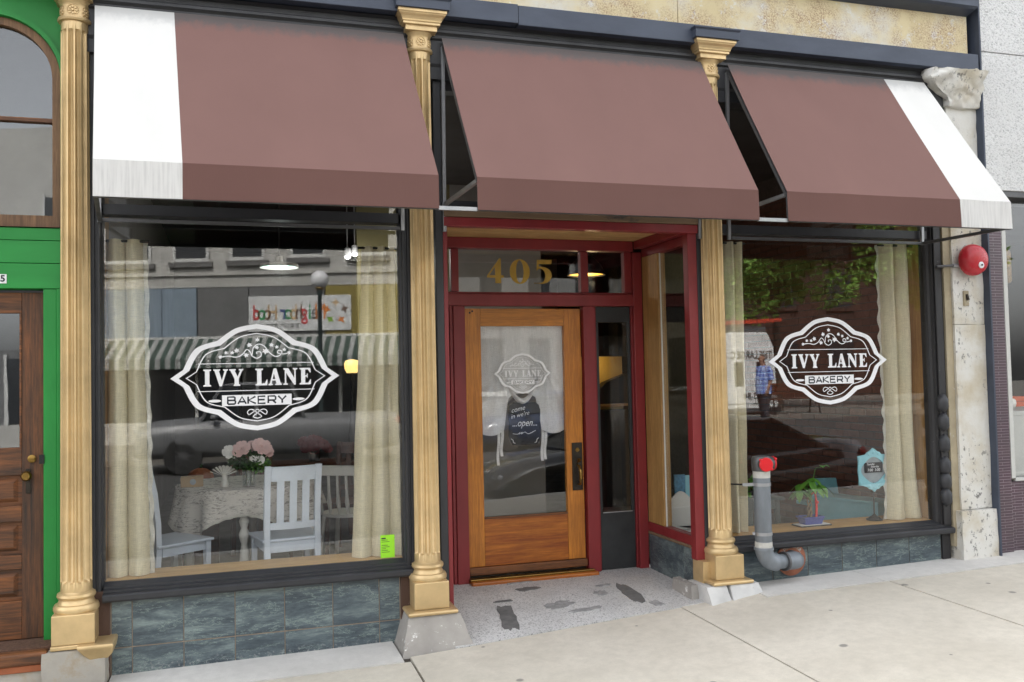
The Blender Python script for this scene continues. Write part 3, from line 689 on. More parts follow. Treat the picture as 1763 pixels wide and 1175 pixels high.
# door wall
fr = B('door_frame', RED, ent, (.405, .498, .895, .965, .14, 2.262), (1.472, 1.572, .895, .965, .14, 2.262), bevel=.004)
B('frame_moulding', RED, ent, (.378, .404, .905, .965, .14, 2.262), (.355, .3775, .92, .965, .14, 2.262), (1.895, 1.9045, .91, .965, .14, 2.262), (1.5725, 1.59, .92, .965, .14, 2.262), bevel=.004)
B('transom_bar', RED, ent, (.166, 1.984, .885, .965, 2.263, 2.355), (.166, 1.984, .905, .965, 2.356, 2.372), bevel=.004)
B('transom_mullion', RED, ent, (.396, .456, .90, .965, 2.373, 2.704), (1.462, 1.526, .90, .965, 2.373, 2.704), (1.842, 1.904, .90, .965, 2.373, 2.704), bevel=.004)
B('transom_pane', GLASS, ent, (.17, .40, .93, .936, 2.37, 2.71), (.452, 1.466, .93, .936, 2.37, 2.71), (1.522, 1.846, .93, .936, 2.37, 2.71), bevel=0)
for x0, x1, g0, g1 in ((1.591, 1.894, 1.614, 1.872), (.20, .354, .215, .335)):
    sdl = B('sidelight', BLACKM, ent, (x0, x1, .93, .965, .155, .61), (x0, x1, .93, .965, 2.135, 2.261), (x0, g0, .93, .965, .611, 2.134), (g1, x1, .93, .965, .611, 2.134), bevel=.003, join=True)
    B('sidelight_pane', GLASS, sdl, (g0 - .002, g1 + .002, .945, .951, .609, 2.136), bevel=0)
    B('sidelight_ledge', ALU, sdl, (g0, g1, .925, .9295, .604, .612), bevel=.001)
# door
door = empty('door', (.98, .95, .2), parent=ent)
B('stile', DOORW, door, (.507, .633, .94, .985, .262, 2.245), (1.318, 1.462, .94, .985, .262, 2.245), bevel=.003)
B('rail', DOORX, door, (.6335, 1.3175, .941, .985, 2.108, 2.245), bevel=.003)
B('bottom_panel', DOORP, door, (.6335, 1.3175, .943, .985, .262, .618), bevel=.003)
B('glazing_bead', OLDX, door, (.6335, 1.3175, .938, .945, .619, .636), bevel=.001)
B('pane', GLASS, door, (.63, 1.32, .955, .961, .615, 2.112), bevel=0)
B('drip_board', OLDX, door, (.50, 1.47, .915, .98, .20, .260), bevel=.008)
ths = B('threshold', DOORP, ent, (.49, 1.52, .80, .965, .10, .176), bevel=.012)
B('brass_strip', BRASS, ths, (.49, 1.50, .845, .914, .1762, .188), bevel=.004)
hp = B('handle_plate', DBRASS, door, (1.362, 1.450, .930, .9395, .80, 1.176), bevel=.003)
MB().tube([(1.405, .93, 1.00), (1.405, .885, .99), (1.407, .872, .95), (1.41, .872, .90), (1.41, .885, .855), (1.41, .93, .85)], [.009, .011, .013, .013, .011, .009], 10).build('pull_handle', BRASS, hp, smooth=60)
MB().tube([(1.405, .93, 1.02), (1.405, .895, 1.035), (1.405, .885, 1.045)], [.008, .012, .016], 10).build('thumb_latch', BRASS, hp, smooth=60)
MB().tube([(1.406, .9295, 1.12), (1.406, .922, 1.12)], [.018, .016], 14).build('keyhole', BRASS, hp, smooth=40)
for x, z in ((.547, 2.212), (.567, 2.224)): MB().tube([(x, .939, z), (x, .937, z)], .008, 8).build('screw_hole', IRON, door)
# 405 in gold leaf
def arc(cx, cy, rx, ry, a0, a1, n=20): return [(cx + rx * math.cos(R(a0 + (a1 - a0) * i / n)), cy + ry * math.sin(R(a0 + (a1 - a0) * i / n))) for i in range(n + 1)]
def num4(): return [[(.30, .0), (.52, .0), (.52, .22), (.62, .22), (.62, .32), (.52, .32), (.52, 1.0), (.46, 1.0), (0, .30), (0, .22), (.30, .22)], [(.30, .32), (.08, .32), (.30, .66)]]
def num0(): return [arc(.38, .48, .38, .5, 0, 360, 40)[:-1], arc(.38, .48, .14, .455, 0, 360, 40)[:-1]]
def num5(): return [[(.13, .97), (.66, .97), (.70, 1.0), (.67, .80), (.20, .80), (.185, .70)] + arc(.30, .34, .38, .35, 95, -105, 18) + [(.0, .04), (.0, .0), (.06, .03)] + arc(.24, .32, .20, .29, -90, 108, 14) + [(.10, .52)]]
S = .195
for g, x0 in ((num4(), .69), (num0(), .875), (num5(), 1.075)):
    flat_mesh('numeral', [[(x * S * 1.12, y * S) for x, y in sp] for sp in g], GOLDL, ent, FM(x0, .9285, 2.443))

# ------------------------------------------------------------------ window lettering
def curve3(p, n=10):
    out = []
    for k in range(len(p) - 1):
        p0 = p[max(k - 1, 0)]; p1 = p[k]; p2 = p[k + 1]; p3 = p[min(k + 2, len(p) - 1)]
        for i in range(n):
            t = i / n; out.append(tuple(.5 * (2 * p1[j] + (p2[j] - p0[j]) * t + (2 * p0[j] - 5 * p1[j] + 4 * p2[j] - p3[j]) * t * t + (3 * p1[j] - p0[j] - 3 * p2[j] + p3[j]) * t ** 3) for j in (0, 1)))
    return out + [p[-1]]
def plaque(tip, sx, sz, mx, mz, nx, nz, top):
    q = [(-tip, 0), (-sx, sz)] + curve3([(-sx, sz), (-mx, mz), (-nx, nz)], 10)[1:] + curve3([(-nx, nz), (-nx * .53, nz + (top - nz) * .74), (0, top)], 10)[1:]
    q = q + [(-x, z) for x, z in q[-2::-1]]
    return q + [(x, -z) for x, z in q[-2:0:-1]]
I_ = [[(0, 0), (.56, 0), (.56, .07), (.44, .11), (.44, .89), (.56, .93), (.56, 1), (0, 1), (0, .93), (.12, .89), (.12, .11), (0, .07)]]
V_ = [[(.42, 0), (.58, 0), (.92, .9), (1.0, .93), (1.0, 1), (.66, 1), (.66, .93), (.77, .9), (.58, .36), (.38, .9), (.47, .93), (.47, 1), (0, 1), (0, .93), (.08, .9)]]
Y_ = [[(.3, 0), (.75, 0), (.75, .07), (.66, .11), (.66, .42), (.9, .9), (.98, .93), (.98, 1), (.66, 1), (.66, .93), (.75, .9), (.58, .55), (.38, .9), (.46, .93), (.46, 1), (0, 1), (0, .93), (.08, .9), (.36, .42), (.36, .11), (.3, .07)]]
L_ = [[(0, 0), (.82, 0), (.84, .34), (.78, .34), (.66, .12), (.42, .11), (.42, .89), (.54, .93), (.54, 1), (0, 1), (0, .93), (.12, .89), (.12, .11), (0, .07)]]
A_ = [[(0, 0), (.32, 0), (.32, .07), (.24, .1), (.29, .27), (.54, .27), (.6, .1), (.5, .07), (.5, 0), (1, 0), (1, .07), (.92, .1), (.6, 1), (.40, 1), (.11, .1), (0, .07)], [(.32, .36), (.42, .7), (.52, .36)]]
N_ = [[(0, 0), (.3, 0), (.3, .07), (.2, .11), (.2, .72), (.74, 0), (.86, 0), (.86, .89), (.98, .93), (.98, 1), (.66, 1), (.66, .93), (.76, .89), (.76, .4), (.34, 1), (0, 1), (0, .93), (.1, .89), (.1, .11), (0, .07)]]
E_ = [[(0, 0), (.82, 0), (.84, .3), (.78, .3), (.64, .1), (.42, .1), (.42, .46), (.52, .48), (.56, .38), (.6, .38), (.6, .66), (.56, .66), (.52, .56), (.42, .55), (.42, .9), (.62, .9), (.76, .72), (.82, .72), (.8, 1), (0, 1), (0, .93), (.12, .89), (.12, .11), (0, .07)]]
BK = {'B': [[(0, 0), (0, 1), (.75, 1), (.88, .9), (.88, .64), (.76, .53), (0, .53)], [(.76, .53), (.93, .42), (.93, .12), (.8, 0), (0, 0)]], 'A': [[(0, 0), (.5, 1), (1, 0)], [(.2, .3), (.8, .3)]], 'K': [[(0, 0), (0, 1)], [(.9, 1), (.05, .48), (.95, 0)]],
      'E': [[(.9, 0), (0, 0), (0, 1), (.88, 1)], [(0, .52), (.8, .52)]], 'R': [[(0, 0), (0, 1), (.8, 1), (.92, .88), (.92, .56), (.8, .42), (0, .42)], [(.55, .42), (.95, 0)]], 'Y': [[(0, 1), (.5, .45), (1, 1)], [(.5, .45), (.5, 0)]]}
IVY = [(.0, .30, .5)]
def leaf5(cx, cy, s, a):
    pr = [(0, -.9), (.2, -.35), (.85, -.55), (.6, .05), (.95, .5), (.35, .45), (0, 1.1), (-.35, .45), (-.95, .5), (-.6, .05), (-.85, -.55), (-.2, -.35)]
    return [(cx + s * (x * math.cos(a) - y * math.sin(a)), cy + s * (x * math.sin(a) + y * math.cos(a))) for x, y in pr]
def logo(parent, cx, y, cz, W, H, mat, dark, fine=True):
    U = lambda p: [(a * W / 2, b * H / 2) for a, b in p]
    M0 = FM(cx, y, cz); L = empty('lettering', (cx, y, cz), parent=parent)
    flat_mesh('plaque_border', [U(plaque(1, .856, .155, .715, .54, .465, .685, 1)), U(plaque(.905, .785, .14, .655, .485, .425, .60, .912))], mat, L, M0)
    flat_mesh('plaque_line', [U(plaque(.828, .71, .118, .598, .442, .385, .555, .832)), U(plaque(.808, .698, .113, .586, .43, .376, .54, .814))], mat, L, M0)
    ln = [(U([(-.685, .262), (.685, .262)]), .0045), (U([(-.692, -.248), (.692, -.248)]), .0045)]
    h = .158
    for g, x0, x1 in ((I_, -.625, -.535), (V_, -.51, -.34), (Y_, -.325, -.16), (L_, -.02, .125), (A_, .135, .295), (N_, .315, .485), (E_, .51, .65)):
        mxx = max(p[0] for sp in g for p in sp)
        flat_mesh('letter', [U([(x0 + p[0] / mxx * (x1 - x0), -h + p[1] * 2 * h) for p in sp]) for sp in g], mat, L, M0)
    flat_mesh('name_bar', [U([(-.412, -.53), (.412, -.53), (.412, -.328), (-.412, -.328)])], mat, L, M0)
    M1 = FM(cx, y - .0008, cz); bl = []
    for k, ch in enumerate('BAKERY'):
        x0 = -.345 + k * .119
        for sp in BK[ch]: bl.append((U([(x0 + p[0] * .095, -.495 + p[1] * .132) for p in sp]), .0105 * W))
    strokes_mesh('letter', bl, dark, L, M1)
    for s in (-1, 1): flat_mesh('rolling_pin', [U(arc(s * .495, -.43, .075, .026, 0, 360, 20)[:-1])], mat, L, M0)
    if fine:
        f = [(U(curve3([(0, -.60), (.055, -.66), (.10, -.70), (.115, -.65), (.085, -.605), (.04, -.62), (.0, -.675), (-.05, -.735), (-.0, -.77), (.05, -.735), (0, -.675), (-.04, -.62), (-.085, -.605), (-.115, -.65), (-.10, -.70), (-.055, -.66), (0, -.60)], 5)), .0055)]
        ln += f
        v = curve3([(-.42, .385), (-.33, .40), (-.24, .38), (-.17, .43), (-.12, .52), (-.08, .48), (-.055, .40), (0, .355), (.05, .40), (.045, .47), (.0, .47), (.005, .43)], 8)
        v2 = curve3([(-.055, .42), (-.04, .55), (.02, .62), (.09, .58), (.15, .46), (.22, .385), (.28, .41), (.30, .48), (.26, .50), (.25, .45), (.31, .43), (.36, .44), (.40, .47)], 8)
        ln += [(U(v), .0062), (U(v2), .0062)]
        for x, z, s, a in ((-.425, .385, .026, 1.4), (-.36, .46, .026, .4), (-.29, .46, .026, -.2), (-.235, .50, .034, .2), (-.125, .42, .034, 2.8), (-.085, .60, .034, .3), (.01, .70, .03, 0), (.0, .555, .03, -.6), (.105, .49, .042, 3.0), (.175, .60, .03, -.3), (.24, .56, .026, .2), (.33, .51, .026, -.1), (.385, .45, .026, -1.2)):
            flat_mesh('ivy_leaf', [[(p[0] * W / 2, p[1] * W / 2) for p in leaf5(x, z * H / W, s, a)]], mat, L, M0)
    strokes_mesh('scroll_line', ln, mat, L, M0)
logo(winL, -1.062, .0988, 1.745, 1.022, .668, WHITE, NAVY)
logo(winR, 3.172, .0988, 1.782, 1.07, .672, WHITE, NAVY)
logo(door, .972, .9538, 1.735, .47, .318, FROST, PATCHL, True)
lm = B('notice', LIME, winL, (-.302, -.21, .0985, .0992, .555, .702), bevel=0)
nl = [([(-.275 + .0, .68 - k * .011), (-.275 + .04 + .012 * ((k * 7) % 3 - 1), .68 - k * .011)], .003 if k else .009) for k in (0, 1, 2, 4, 5, 6, 7, 8)]
strokes_mesh('print', [([(p[0] + .256 - .02, p[1] - .63) for p in pts], w_) for pts, w_ in nl], NAVY, lm, FM(-.256, .0982, .63))

# ------------------------------------------------------------------ awnings
def awning(label, T0, T1, F0, F1, stripe=None):
    """T0,T1 top hem X; F0,F1 front X; stripe=(top X, front X, 'L'/'R')"""
    ZT, YT, ZF, YF, ZV, YV = 3.962, -.052, 2.878, -.77, 2.684, -.776
    a = empty('awning', ((T0 + T1) / 2, YF, ZV), label, 'awning', 'awnings over the bakery front')
    def panel(name, mat, t0, t1, f0, f1, z0, y0, z1, y1, sag, nx, ny, seed):
        sag = .008
        def P(u, v):
            x = (t0 + (t1 - t0) * u) * (1 - v) + (f0 + (f1 - f0) * u) * v
            s = sag * math.sin(math.pi * v) * (.75 + .35 * mnoise.noise(Vector((x * 1.4 + seed, v * 2, 1))))
            s += .004 * mnoise.noise(Vector((x * 3.2, v * 2.5, seed)))
            # soft diagonal tension folds
            s += .0018 * math.sin((x - v * .9) * 9 + seed) * math.sin(math.pi * v)
            return (x, y0 + (y1 - y0) * v + s * .85, z0 + (z1 - z0) * v - s * .5)
        return MB().grid(P, nx, ny).build(name, mat, a, smooth=60, solid=.003)
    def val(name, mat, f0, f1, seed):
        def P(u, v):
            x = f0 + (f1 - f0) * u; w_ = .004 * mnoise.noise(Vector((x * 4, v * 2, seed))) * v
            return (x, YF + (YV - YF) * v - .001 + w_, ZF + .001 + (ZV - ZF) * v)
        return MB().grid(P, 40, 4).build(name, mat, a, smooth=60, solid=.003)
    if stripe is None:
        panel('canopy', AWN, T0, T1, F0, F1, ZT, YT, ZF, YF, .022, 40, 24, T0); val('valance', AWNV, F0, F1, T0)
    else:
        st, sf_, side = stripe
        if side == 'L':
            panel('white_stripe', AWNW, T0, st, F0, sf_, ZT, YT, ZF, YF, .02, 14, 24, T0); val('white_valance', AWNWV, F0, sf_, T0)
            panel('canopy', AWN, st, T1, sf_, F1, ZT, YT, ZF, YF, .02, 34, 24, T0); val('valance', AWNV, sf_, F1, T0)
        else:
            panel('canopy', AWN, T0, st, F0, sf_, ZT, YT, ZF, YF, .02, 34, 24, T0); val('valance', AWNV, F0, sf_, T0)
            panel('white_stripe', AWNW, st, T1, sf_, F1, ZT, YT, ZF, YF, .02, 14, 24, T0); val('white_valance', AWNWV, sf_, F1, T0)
    # aluminium frame under the canvas
    for f, t in ((F0 + .012, T0 + .012), (F1 - .012, T1 - .012)):
        end = (stripe is not None) and ((stripe[2] == 'L') == (f < (F0 + F1) / 2))
        MB().bar((f, YF + .018, ZF - .014), (f + (t - f) * .9, .03, ZF - .014), .022, .022).build('arm', ALU, a)
        if end: MB().bar((f, YV + .016, ZV + .012), (t, .03, ZV + .012), .022, .022).build('lower_arm', DALU, a)
        MB().bar((t, .018, ZV), (t, -.025, ZT - .05), .022, .022, (1, 0, 0)).build('wall_post', ALU, a)
        MB().bar((f, YF + .02, ZF - .02), (t, YT + .02, ZT - .04), .02, .02).build('rafter', DALU, a)
        MB().bar((f, YF + .014, ZF - .012), (f, YV + .014, ZV + .006), .02, .014, (1, 0, 0)).build('front_upright', DALU, a)
    MB().bar((F0, YV + .018, ZV + .008), (F1, YV + .018, ZV + .008), .02, .02).build('front_bar', DALU, a)
    MB().bar((F0, YF + .02, ZF - .012), (F1, YF + .02, ZF - .012), .02, .02).build('fold_bar', DALU, a)
    if stripe: MB().bar((T0 + .03, .015, ZV + .012), (T1 - .03, .015, ZV + .012), .03, .02).build('wall_bar', DALU, a)
    for k in (1, 2):
        x = F0 + (F1 - F0) * k / 3; MB().bar((x, YF + .03, ZF - .02), (x + (.0), .01, ZF + .02), .018, .018).build('strut', DALU, a)
    return a
awning('brown canvas awning with a white stripe at its left end, over the larger left window', -1.968, -.125, -1.886, -.071, (-1.527, -1.453, 'L'))
awning('plain brown canvas awning over the maroon entrance', .132, 2.052, .158, 2.032)
awning('brown canvas awning with a white stripe at its right end, above the red alarm bell', 2.272, 4.03, 2.247, 4.092, (3.652, 3.642, 'R'))
for x0, x1 in ((-.071, .158), (2.032, 2.247)): tag(MB().bar((x0, -.757, 2.691), (x1, -.757, 2.691), .02, .022).build('awning_link_bar', ALU), 'aluminium bar bridging the gap between the ' + ('left and middle' if x0 < 0 else 'middle and right') + ' awnings', 'bar', 'bars between awnings')

# ------------------------------------------------------------------ green neighbour
gn = empty('green_shopfront', (-2.6, .1, .1), 'bright green painted shopfront with weathered wooden door and arched window', 'shopfront')
GX0 = -3.4
B('door_jamb', GREEN, gn, (-2.268, -2.196, .075, .30, .245, 2.288), bevel=.004); B('jamb_bead', GREEN, gn, (-2.194, -2.14, .055, .30, .245, 2.288), bevel=.004)
for z0, z1 in ((2.29, 2.437), (2.44, 2.572), (2.575, 2.648)): B('board', GREENX, gn, (GX0, -2.15, .07, .20, z0, z1), bevel=.003)
B('side_post', GREEN, gn, (-2.172, -2.09, .06, .30, 2.65, 4.25), bevel=.004)
# arched panel with the window opening
cxA, rA, zA = -2.53, .355, 3.545
def archpts(r, zb, n=24): return [(cxA + r, zb)] + [(cxA + r * math.cos(math.pi * i / n), zA + r * math.sin(math.pi * i / n)) for i in range(n + 1)] + [(cxA - r, zb)]
def archring(name, mat, r0, r1, zb0, zb1, y0, y1, par):
    A = archpts(r0, zb0); Bq = archpts(r1, zb1); n = len(A); mb = MB()
    vs = [(x, y0, z) for x, z in A] + [(x, y0, z) for x, z in Bq] + [(x, y1, z) for x, z in A] + [(x, y1, z) for x, z in Bq]; fs = []
    for i in range(n):
        j = (i + 1) % n
        fs += [(i, j, n + j, n + i), (2 * n + i, 3 * n + i, 3 * n + j, 2 * n + j), (i, 2 * n + i, 2 * n + j, j), (n + i, n + j, 3 * n + j, 3 * n + i)]
    return mb.add(vs, fs).build(name, mat, par, smooth=30)
A = archpts(rA + .002, 2.65, 24); mb = MB(); top = [(x, 4.25) for x, z in A]
mb.loft([[(x, .082, z) for x, z in A[1:-1]], [(x, .082, 4.25) for x, z in A[1:-1]]], False, False)
mb.loft([[(x, .25, z) for x, z in A[1:-1]], [(x, .082, z) for x, z in A[1:-1]]], False, False)
mb.build('spandrel', GREEN, gn, fix=False)
archring('arch_moulding', GREEN, rA + .03, rA + .004, 2.652, 2.652, .06, .10, gn)
aw = empty('arched_window', (cxA, .12, 2.65), parent=gn)
archring('frame', wood('arch_frame_wood', (.30, .165, .08), (.13, .07, .04), 'z', .7), rA, rA - .045, 2.655, 2.725, .09, .16, aw)
B('meeting_rail', OLDX, aw, (cxA - .32, cxA + .312, .10, .15, 3.285, 3.31), bevel=.003)
def archpane(z0, z1, arch):
    if arch: pts = archpts(rA - .04, z0)
    else: pts = [(cxA - rA + .04, z0), (cxA + rA - .04, z0), (cxA + rA - .04, z1), (cxA - rA + .04, z1)]
    MB().prism(pts, 'y', .125, .131).build('pane', OLDGLASS, aw)
archpane(3.31, 0, True); archpane(2.722, 3.286, False)
# weathered door
dr = empty('door', (-2.6, .16, .24), parent=gn)
B('stile', OLDW, dr, (-2.392, -2.276, .135, .19, .25, 2.272), bevel=.003); B('stile', OLDW, dr, (-3.05, -2.93, .135, .19, .25, 2.272), bevel=.003)
zr_ = [(.25, .47), (.655, .735), (.93, 1.02), (1.20, 1.36), (2.15, 2.272)]
for z0, z1 in zr_: B('rail', OLDX, dr, (-2.929, -2.393, .137, .19, z0, z1), bevel=.003)
for (a, b), (c_, d) in zip(zr_[:3], zr_[1:4]):
    p_ = B('panel', OLDX, dr, (-2.929, -2.393, .165, .18, b, c_), bevel=0)
    MB().loft([[(-2.90, .166, b + .02), (-2.415, .166, b + .02), (-2.415, .166, c_ - .02), (-2.90, .166, c_ - .02)], [(-2.87, .15, b + .045), (-2.44, .15, b + .045), (-2.44, .15, c_ - .045), (-2.87, .15, c_ - .045)]]).build('panel_field', OLDX, p_)
B('glass_bead', OLDX, dr, (-2.405, -2.393, .132, .15, 1.36, 2.15), bevel=.002)
B('pane', OLDGLASS, dr, (-2.93, -2.392, .155, .161, 1.355, 2.152), bevel=0)
B('lock_plate', DBRASS, dr, (-2.372, -2.345, .128, .1345, 1.09, 1.235), bevel=.002)
def knob(z, r, x, par, nm, dep):
    MB().tube([(x, .134, z), (x, .134 - dep * .5, z), (x, .134 - dep * .55, z), (x, .134 - dep * .75, z), (x, .134 - dep, z)], [r * .5, r * .45, r * .95, r, r * .7], 18).build(nm, BRASS, par, smooth=50)
knob(1.195, .03, -2.362, dr, 'knob', .055); knob(1.293, .023, -2.337, dr, 'deadbolt', .02)
B('strike_plate', IRON, gn, (-2.29, -2.262, .066, .0745, 1.265, 1.318), bevel=.002)
MAT = std('ribbed_mat', (.16, .085, .055), .9, 0, .25, 60, 220, .8, .004)
st_ = empty('step', (-2.7, 0, .1), parent=gn)
B('ribbed_mat', MAT, st_, (GX0, -2.205, -.06, .28, .205, .246), bevel=.004)
B('nosing', OLDX, st_, (GX0, -2.215, -.135, -.055, .165, .236), bevel=.015)
B('step_riser', TERRA, st_, (GX0, -2.22, -.12, .1, .125, .164), bevel=.006)
rough(MB(), GX0, -2.245, -.10, .2, -.12, .13, 9, .012, 71).build('step_stone', FOOTR, st_, smooth=40)
B('back_wall', DARKWALL, gn, (GX0, -2.10, 1.6, 1.65, .1, 4.3), (GX0, GX0 + .02, .21, 1.6, .1, 4.3), (GX0, -2.10, .31, 1.6, .05, .1), (GX0, -2.10, .31, 1.6, 4.3, 4.35), bevel=0)
B('left_wall', GREEN, gn, (-6, -3.05, .09, .2, -.2, 2.289), (-6, GX0, .09, .2, 2.29, 4.25), bevel=0)
B('sun_block_lintel', GREEN, gn, (-14, -2.2, .02, 9, 4.36, 8), bevel=0); B('sun_block_lintel', GREEN, gn, (-14, -2.2, .02, .3, 4.251, 4.359), bevel=0)  # unseen upper block, run far left to keep sun off the pavement
pl = B('number_plate', WHITE, gn, (-2.535, -2.458, .0665, .0695, 2.318, 2.372), bevel=.001)
text('numeral', '5', .052, NAVY, pl, FM(-2.478, .0658, 2.345), bold=.0018)

# ------------------------------------------------------------------ right neighbour
rn = empty('stucco_building', (5.5, 0, .25), 'white rough stucco building above plum mosaic shopfront at the right edge', 'building')
B('stucco_panel', STUCCO, rn, (4.6, 5.9, -.06, .3, 4.268, 5.6), (5.906, 7.2, -.06, .3, 4.268, 5.6), (4.6, 5.9, -.06, .3, 3.135, 4.260), (5.906, 7.2, -.06, .3, 3.135, 4.260), bevel=.003)
B('stucco_backing', DARKWALL, rn, (4.61, 14, -.04, .35, 3.15, 8), bevel=0)
B('soffit_trim', DALU, rn, (4.61, 8, -.05, .3, 3.085, 3.134), bevel=.003)
B('mosaic_pier', PTILE, rn, (4.6, 4.80, .005, .4, .15, 3.084), bevel=.004)
B('mosaic_base', PTILE, rn, (4.802, 7.5, .03, .4, .15, .772), bevel=.003)
B('window_frame', BONE, rn, (4.815, 4.857, .015, .09, .80, 3.08), (4.8585, 7.4, .02, .09, .775, .80), bevel=.003)
B('frame_gap', BLACK, rn, (4.8015, 4.814, .03, .09, .773, 3.08), bevel=0)
B('pane', GLASS, rn, (4.855, 7.4, .06, .066, .80, 3.082), bevel=0)
B('ledge', BONE, rn, (4.9, 7.4, .10, .9, 1.30, 1.335), (4.9, 7.4, .10, .13, .80, 1.299), bevel=.003)
B('room_wall', DCEIL, rn, (4.6, 7.5, 3.0, 3.05, .2, 3.1), (7.45, 7.5, .41, 3.0, .2, 3.1), (4.6, 7.5, .41, 3.0, .15, .2), (4.6, 7.5, .36, 3.05, 3.1, 3.14), bevel=0)
B('sun_block_upper', STUCCO, rn, (4.62, 14, .36, 9, 3.15, 8), bevel=0)  # unseen solid added over the neighbour's room to keep the sun out
bw = MB().lathe([(.02, 0), (.045, .006), (.065, .03), (.072, .06), (.068, .085), (.055, .098), (.05, .096), (.06, .08)], (5.07, .28, 1.336), 24).build('bowl', CREAM, None, smooth=50); tag(bw, 'white round ceramic bowl on the ledge behind the right neighbour window', 'bowl')
ol = empty('lantern', (5.1, .30, 2.42), 'small amber pierced metal lantern hanging in the right neighbour window', 'lantern')
AMB = std('amber_metal', (.34, .20, .06), .5, .3, .3, 40)
MB().lathe([(.02, .30), (.07, .27), (.072, .25), (.072, .02), (.06, 0)], (5.1, .30, 2.42), 14).build('shade', AMB, ol, smooth=40)
MB().tube([(5.1, .30, 2.72), (5.04, .26, 2.84), (5.0, .24, 3.05)], .006, 6).build('chain', AMB, ol)
for k, z in enumerate((1.36, 1.405)):
    tag(B('orange_box', std('orange_card%d' % k, (.62, .10, .03), .6, 0, .06, 9), None, (5.14, 5.34, .32, .46, z + .0, z + .042), bevel=.004), ('lower' if k == 0 else 'upper') + ' of two flat orange boxes stacked behind the white bowl', 'box', 'orange boxes')

# ------------------------------------------------------------------ alarm bell, fire connection
bl = empty('alarm_bell', (4.425, -.01, 2.56), 'round red alarm bell with white centre screw on the peeling stone pier', 'alarm bell')
def ylathe(mb, prof_, c, seg=32):   # prof (r, y) around axis -Y
    return mb.loft([[(c[0] + r * math.cos(2 * math.pi * i / seg), c[1] + y, c[2] + r * math.sin(2 * math.pi * i / seg)) for i in range(seg)] for r, y in prof_])
ylathe(MB(), [(.124, -.03), (.127, -.045), (.125, -.065), (.112, -.095), (.09, -.112), (.05, -.12), (.01, -.121)], (4.425, -.02, 2.56)).build('gong', REDP, bl, smooth=50)
ylathe(MB(), [(.026, -.1185), (.026, -.1245), (.022, -.127), (.01, -.1275)], (4.437, -.02, 2.512), 20).build('centre_disc', WHITE, bl, smooth=40)
ylathe(MB(), [(.008, -.1275), (.008, -.133), (.005, -.135)], (4.437, -.02, 2.512), 8).build('screw', IRON, bl)
ylathe(MB(), [(.06, .02), (.06, -.05)], (4.425, -.02, 2.55), 18).build('back_box', DALU, bl, smooth=40)
MB().tube([(4.135, .0, 2.512), (4.24, -.03, 2.516), (4.36, -.04, 2.522)], .011, 8).build('conduit', DALU, bl, smooth=50)
MB().tube([(4.265, -.031, 2.5165), (4.31, -.0345, 2.5185)], .0155, 8).build('conduit_coupling', ALU, bl, smooth=50)
kb = empty('key_box', (4.40, -.005, 2.25), 'small rusty cast bracket on the stone pier below the red bell', 'bracket')
B('plate', PEELT, kb, (4.375, 4.425, -.018, -.002, 2.20, 2.32), bevel=.004); MB().tube([(4.402, -.016, 2.29), (4.404, -.03, 2.245)], .012, 8).build('hook', DBRASS, kb, smooth=40)

fd = empty('fire_hose_connection', (2.405, -.12, .25), 'galvanised fire hose standpipe with two red caps in front of the right window', 'standpipe')
MB().lathe([(.057, .455), (.057, .50), (.060, .505), (.060, .975)], (2.405, -.12, 0), 28).build('pipe', GALV, fd, smooth=40)
MB().lathe([(.0615, .455), (.0615, .497)], (2.405, -.12, 0), 28).build('tape_band', WHITEP, fd, smooth=40)
MB().lathe([(.0612, .952), (.0612, 1.0)], (2.405, -.12, 0), 28).build('tape_band', WHITEP, fd, smooth=40)
MB().lathe([(.05, .998), (.066, 1.0), (.068, 1.01), (.068, 1.085), (.06, 1.102), (.03, 1.108)], (2.405, -.12, 0), 28).build('head', DALU, fd, smooth=40)
d1 = Vector((-.18, -.98, 0)).normalized(); d2 = Vector((.98, -.16, 0)).normalized()
for d in (d1, d2):
    c0 = Vector((2.405, -.12, 1.052)); pts = [c0 + d * t for t in (.03, .085, .09, .098)]
    MB().tube([c0 + d * .03, c0 + d * .086], [.046, .047], 20).build('outlet', DALU, fd, smooth=40)
    cp = MB().tube([c0 + d * .0865, c0 + d * .094, c0 + d * .099], [.05, .05, .044], 24).build('cap', REDC, fd, smooth=40)
    s = d.cross(Vector((0, 0, 1))); mb = MB()
    for sg in (1, -1): mb.ball(c0 + d * .092 + (s * .04 + Vector((0, 0, .033))) * sg, .011, 8, 6)
    mb.build('cap_lug', REDC, cp, smooth=60, kind='stuff')
pth = []
for k in range(9):
    a = R(90 * k / 8); pth.append((2.405 + .105 * (1 - math.cos(a)), -.12 + .02 * (1 - math.cos(a)), .455 - .115 * math.sin(a)))
MB().tube(pth, [.066, .064] + [.062] * 6 + [.066], 24).build('elbow', GALV, fd, smooth=40)
MB().lathe([(.07, .44), (.07, .458)], (2.405, -.12, 0), 28).build('elbow_collar', GALV, fd, smooth=40)
MB().tube([(2.505, -.10, .34), (2.60, -.085, .335)], .052, 24).build('nipple', GALV, fd, smooth=40)
p2 = [(2.585, -.088, .336), (2.64, -.078, .333), (2.69, -.06, .328), (2.725, -.03, .322), (2.735, .02, .318), (2.737, .055, .317)]
MB().tube(p2, [.064, .063, .063, .063, .064, .066], 24).build('wall_elbow', GALV, fd, smooth=40)
MB().tube([(2.583, -.089, .336), (2.60, -.086, .3355)], .069, 24).build('elbow_collar', DALU, fd, smooth=40)
pt = ylathe(MB(), [(.122, .0), (.122, -.012), (.112, -.016)], (2.745, .0595, .314), 40).build('wall_plate', COPPER, fd, smooth=40)
lt = 'AUTO. SPKR.'
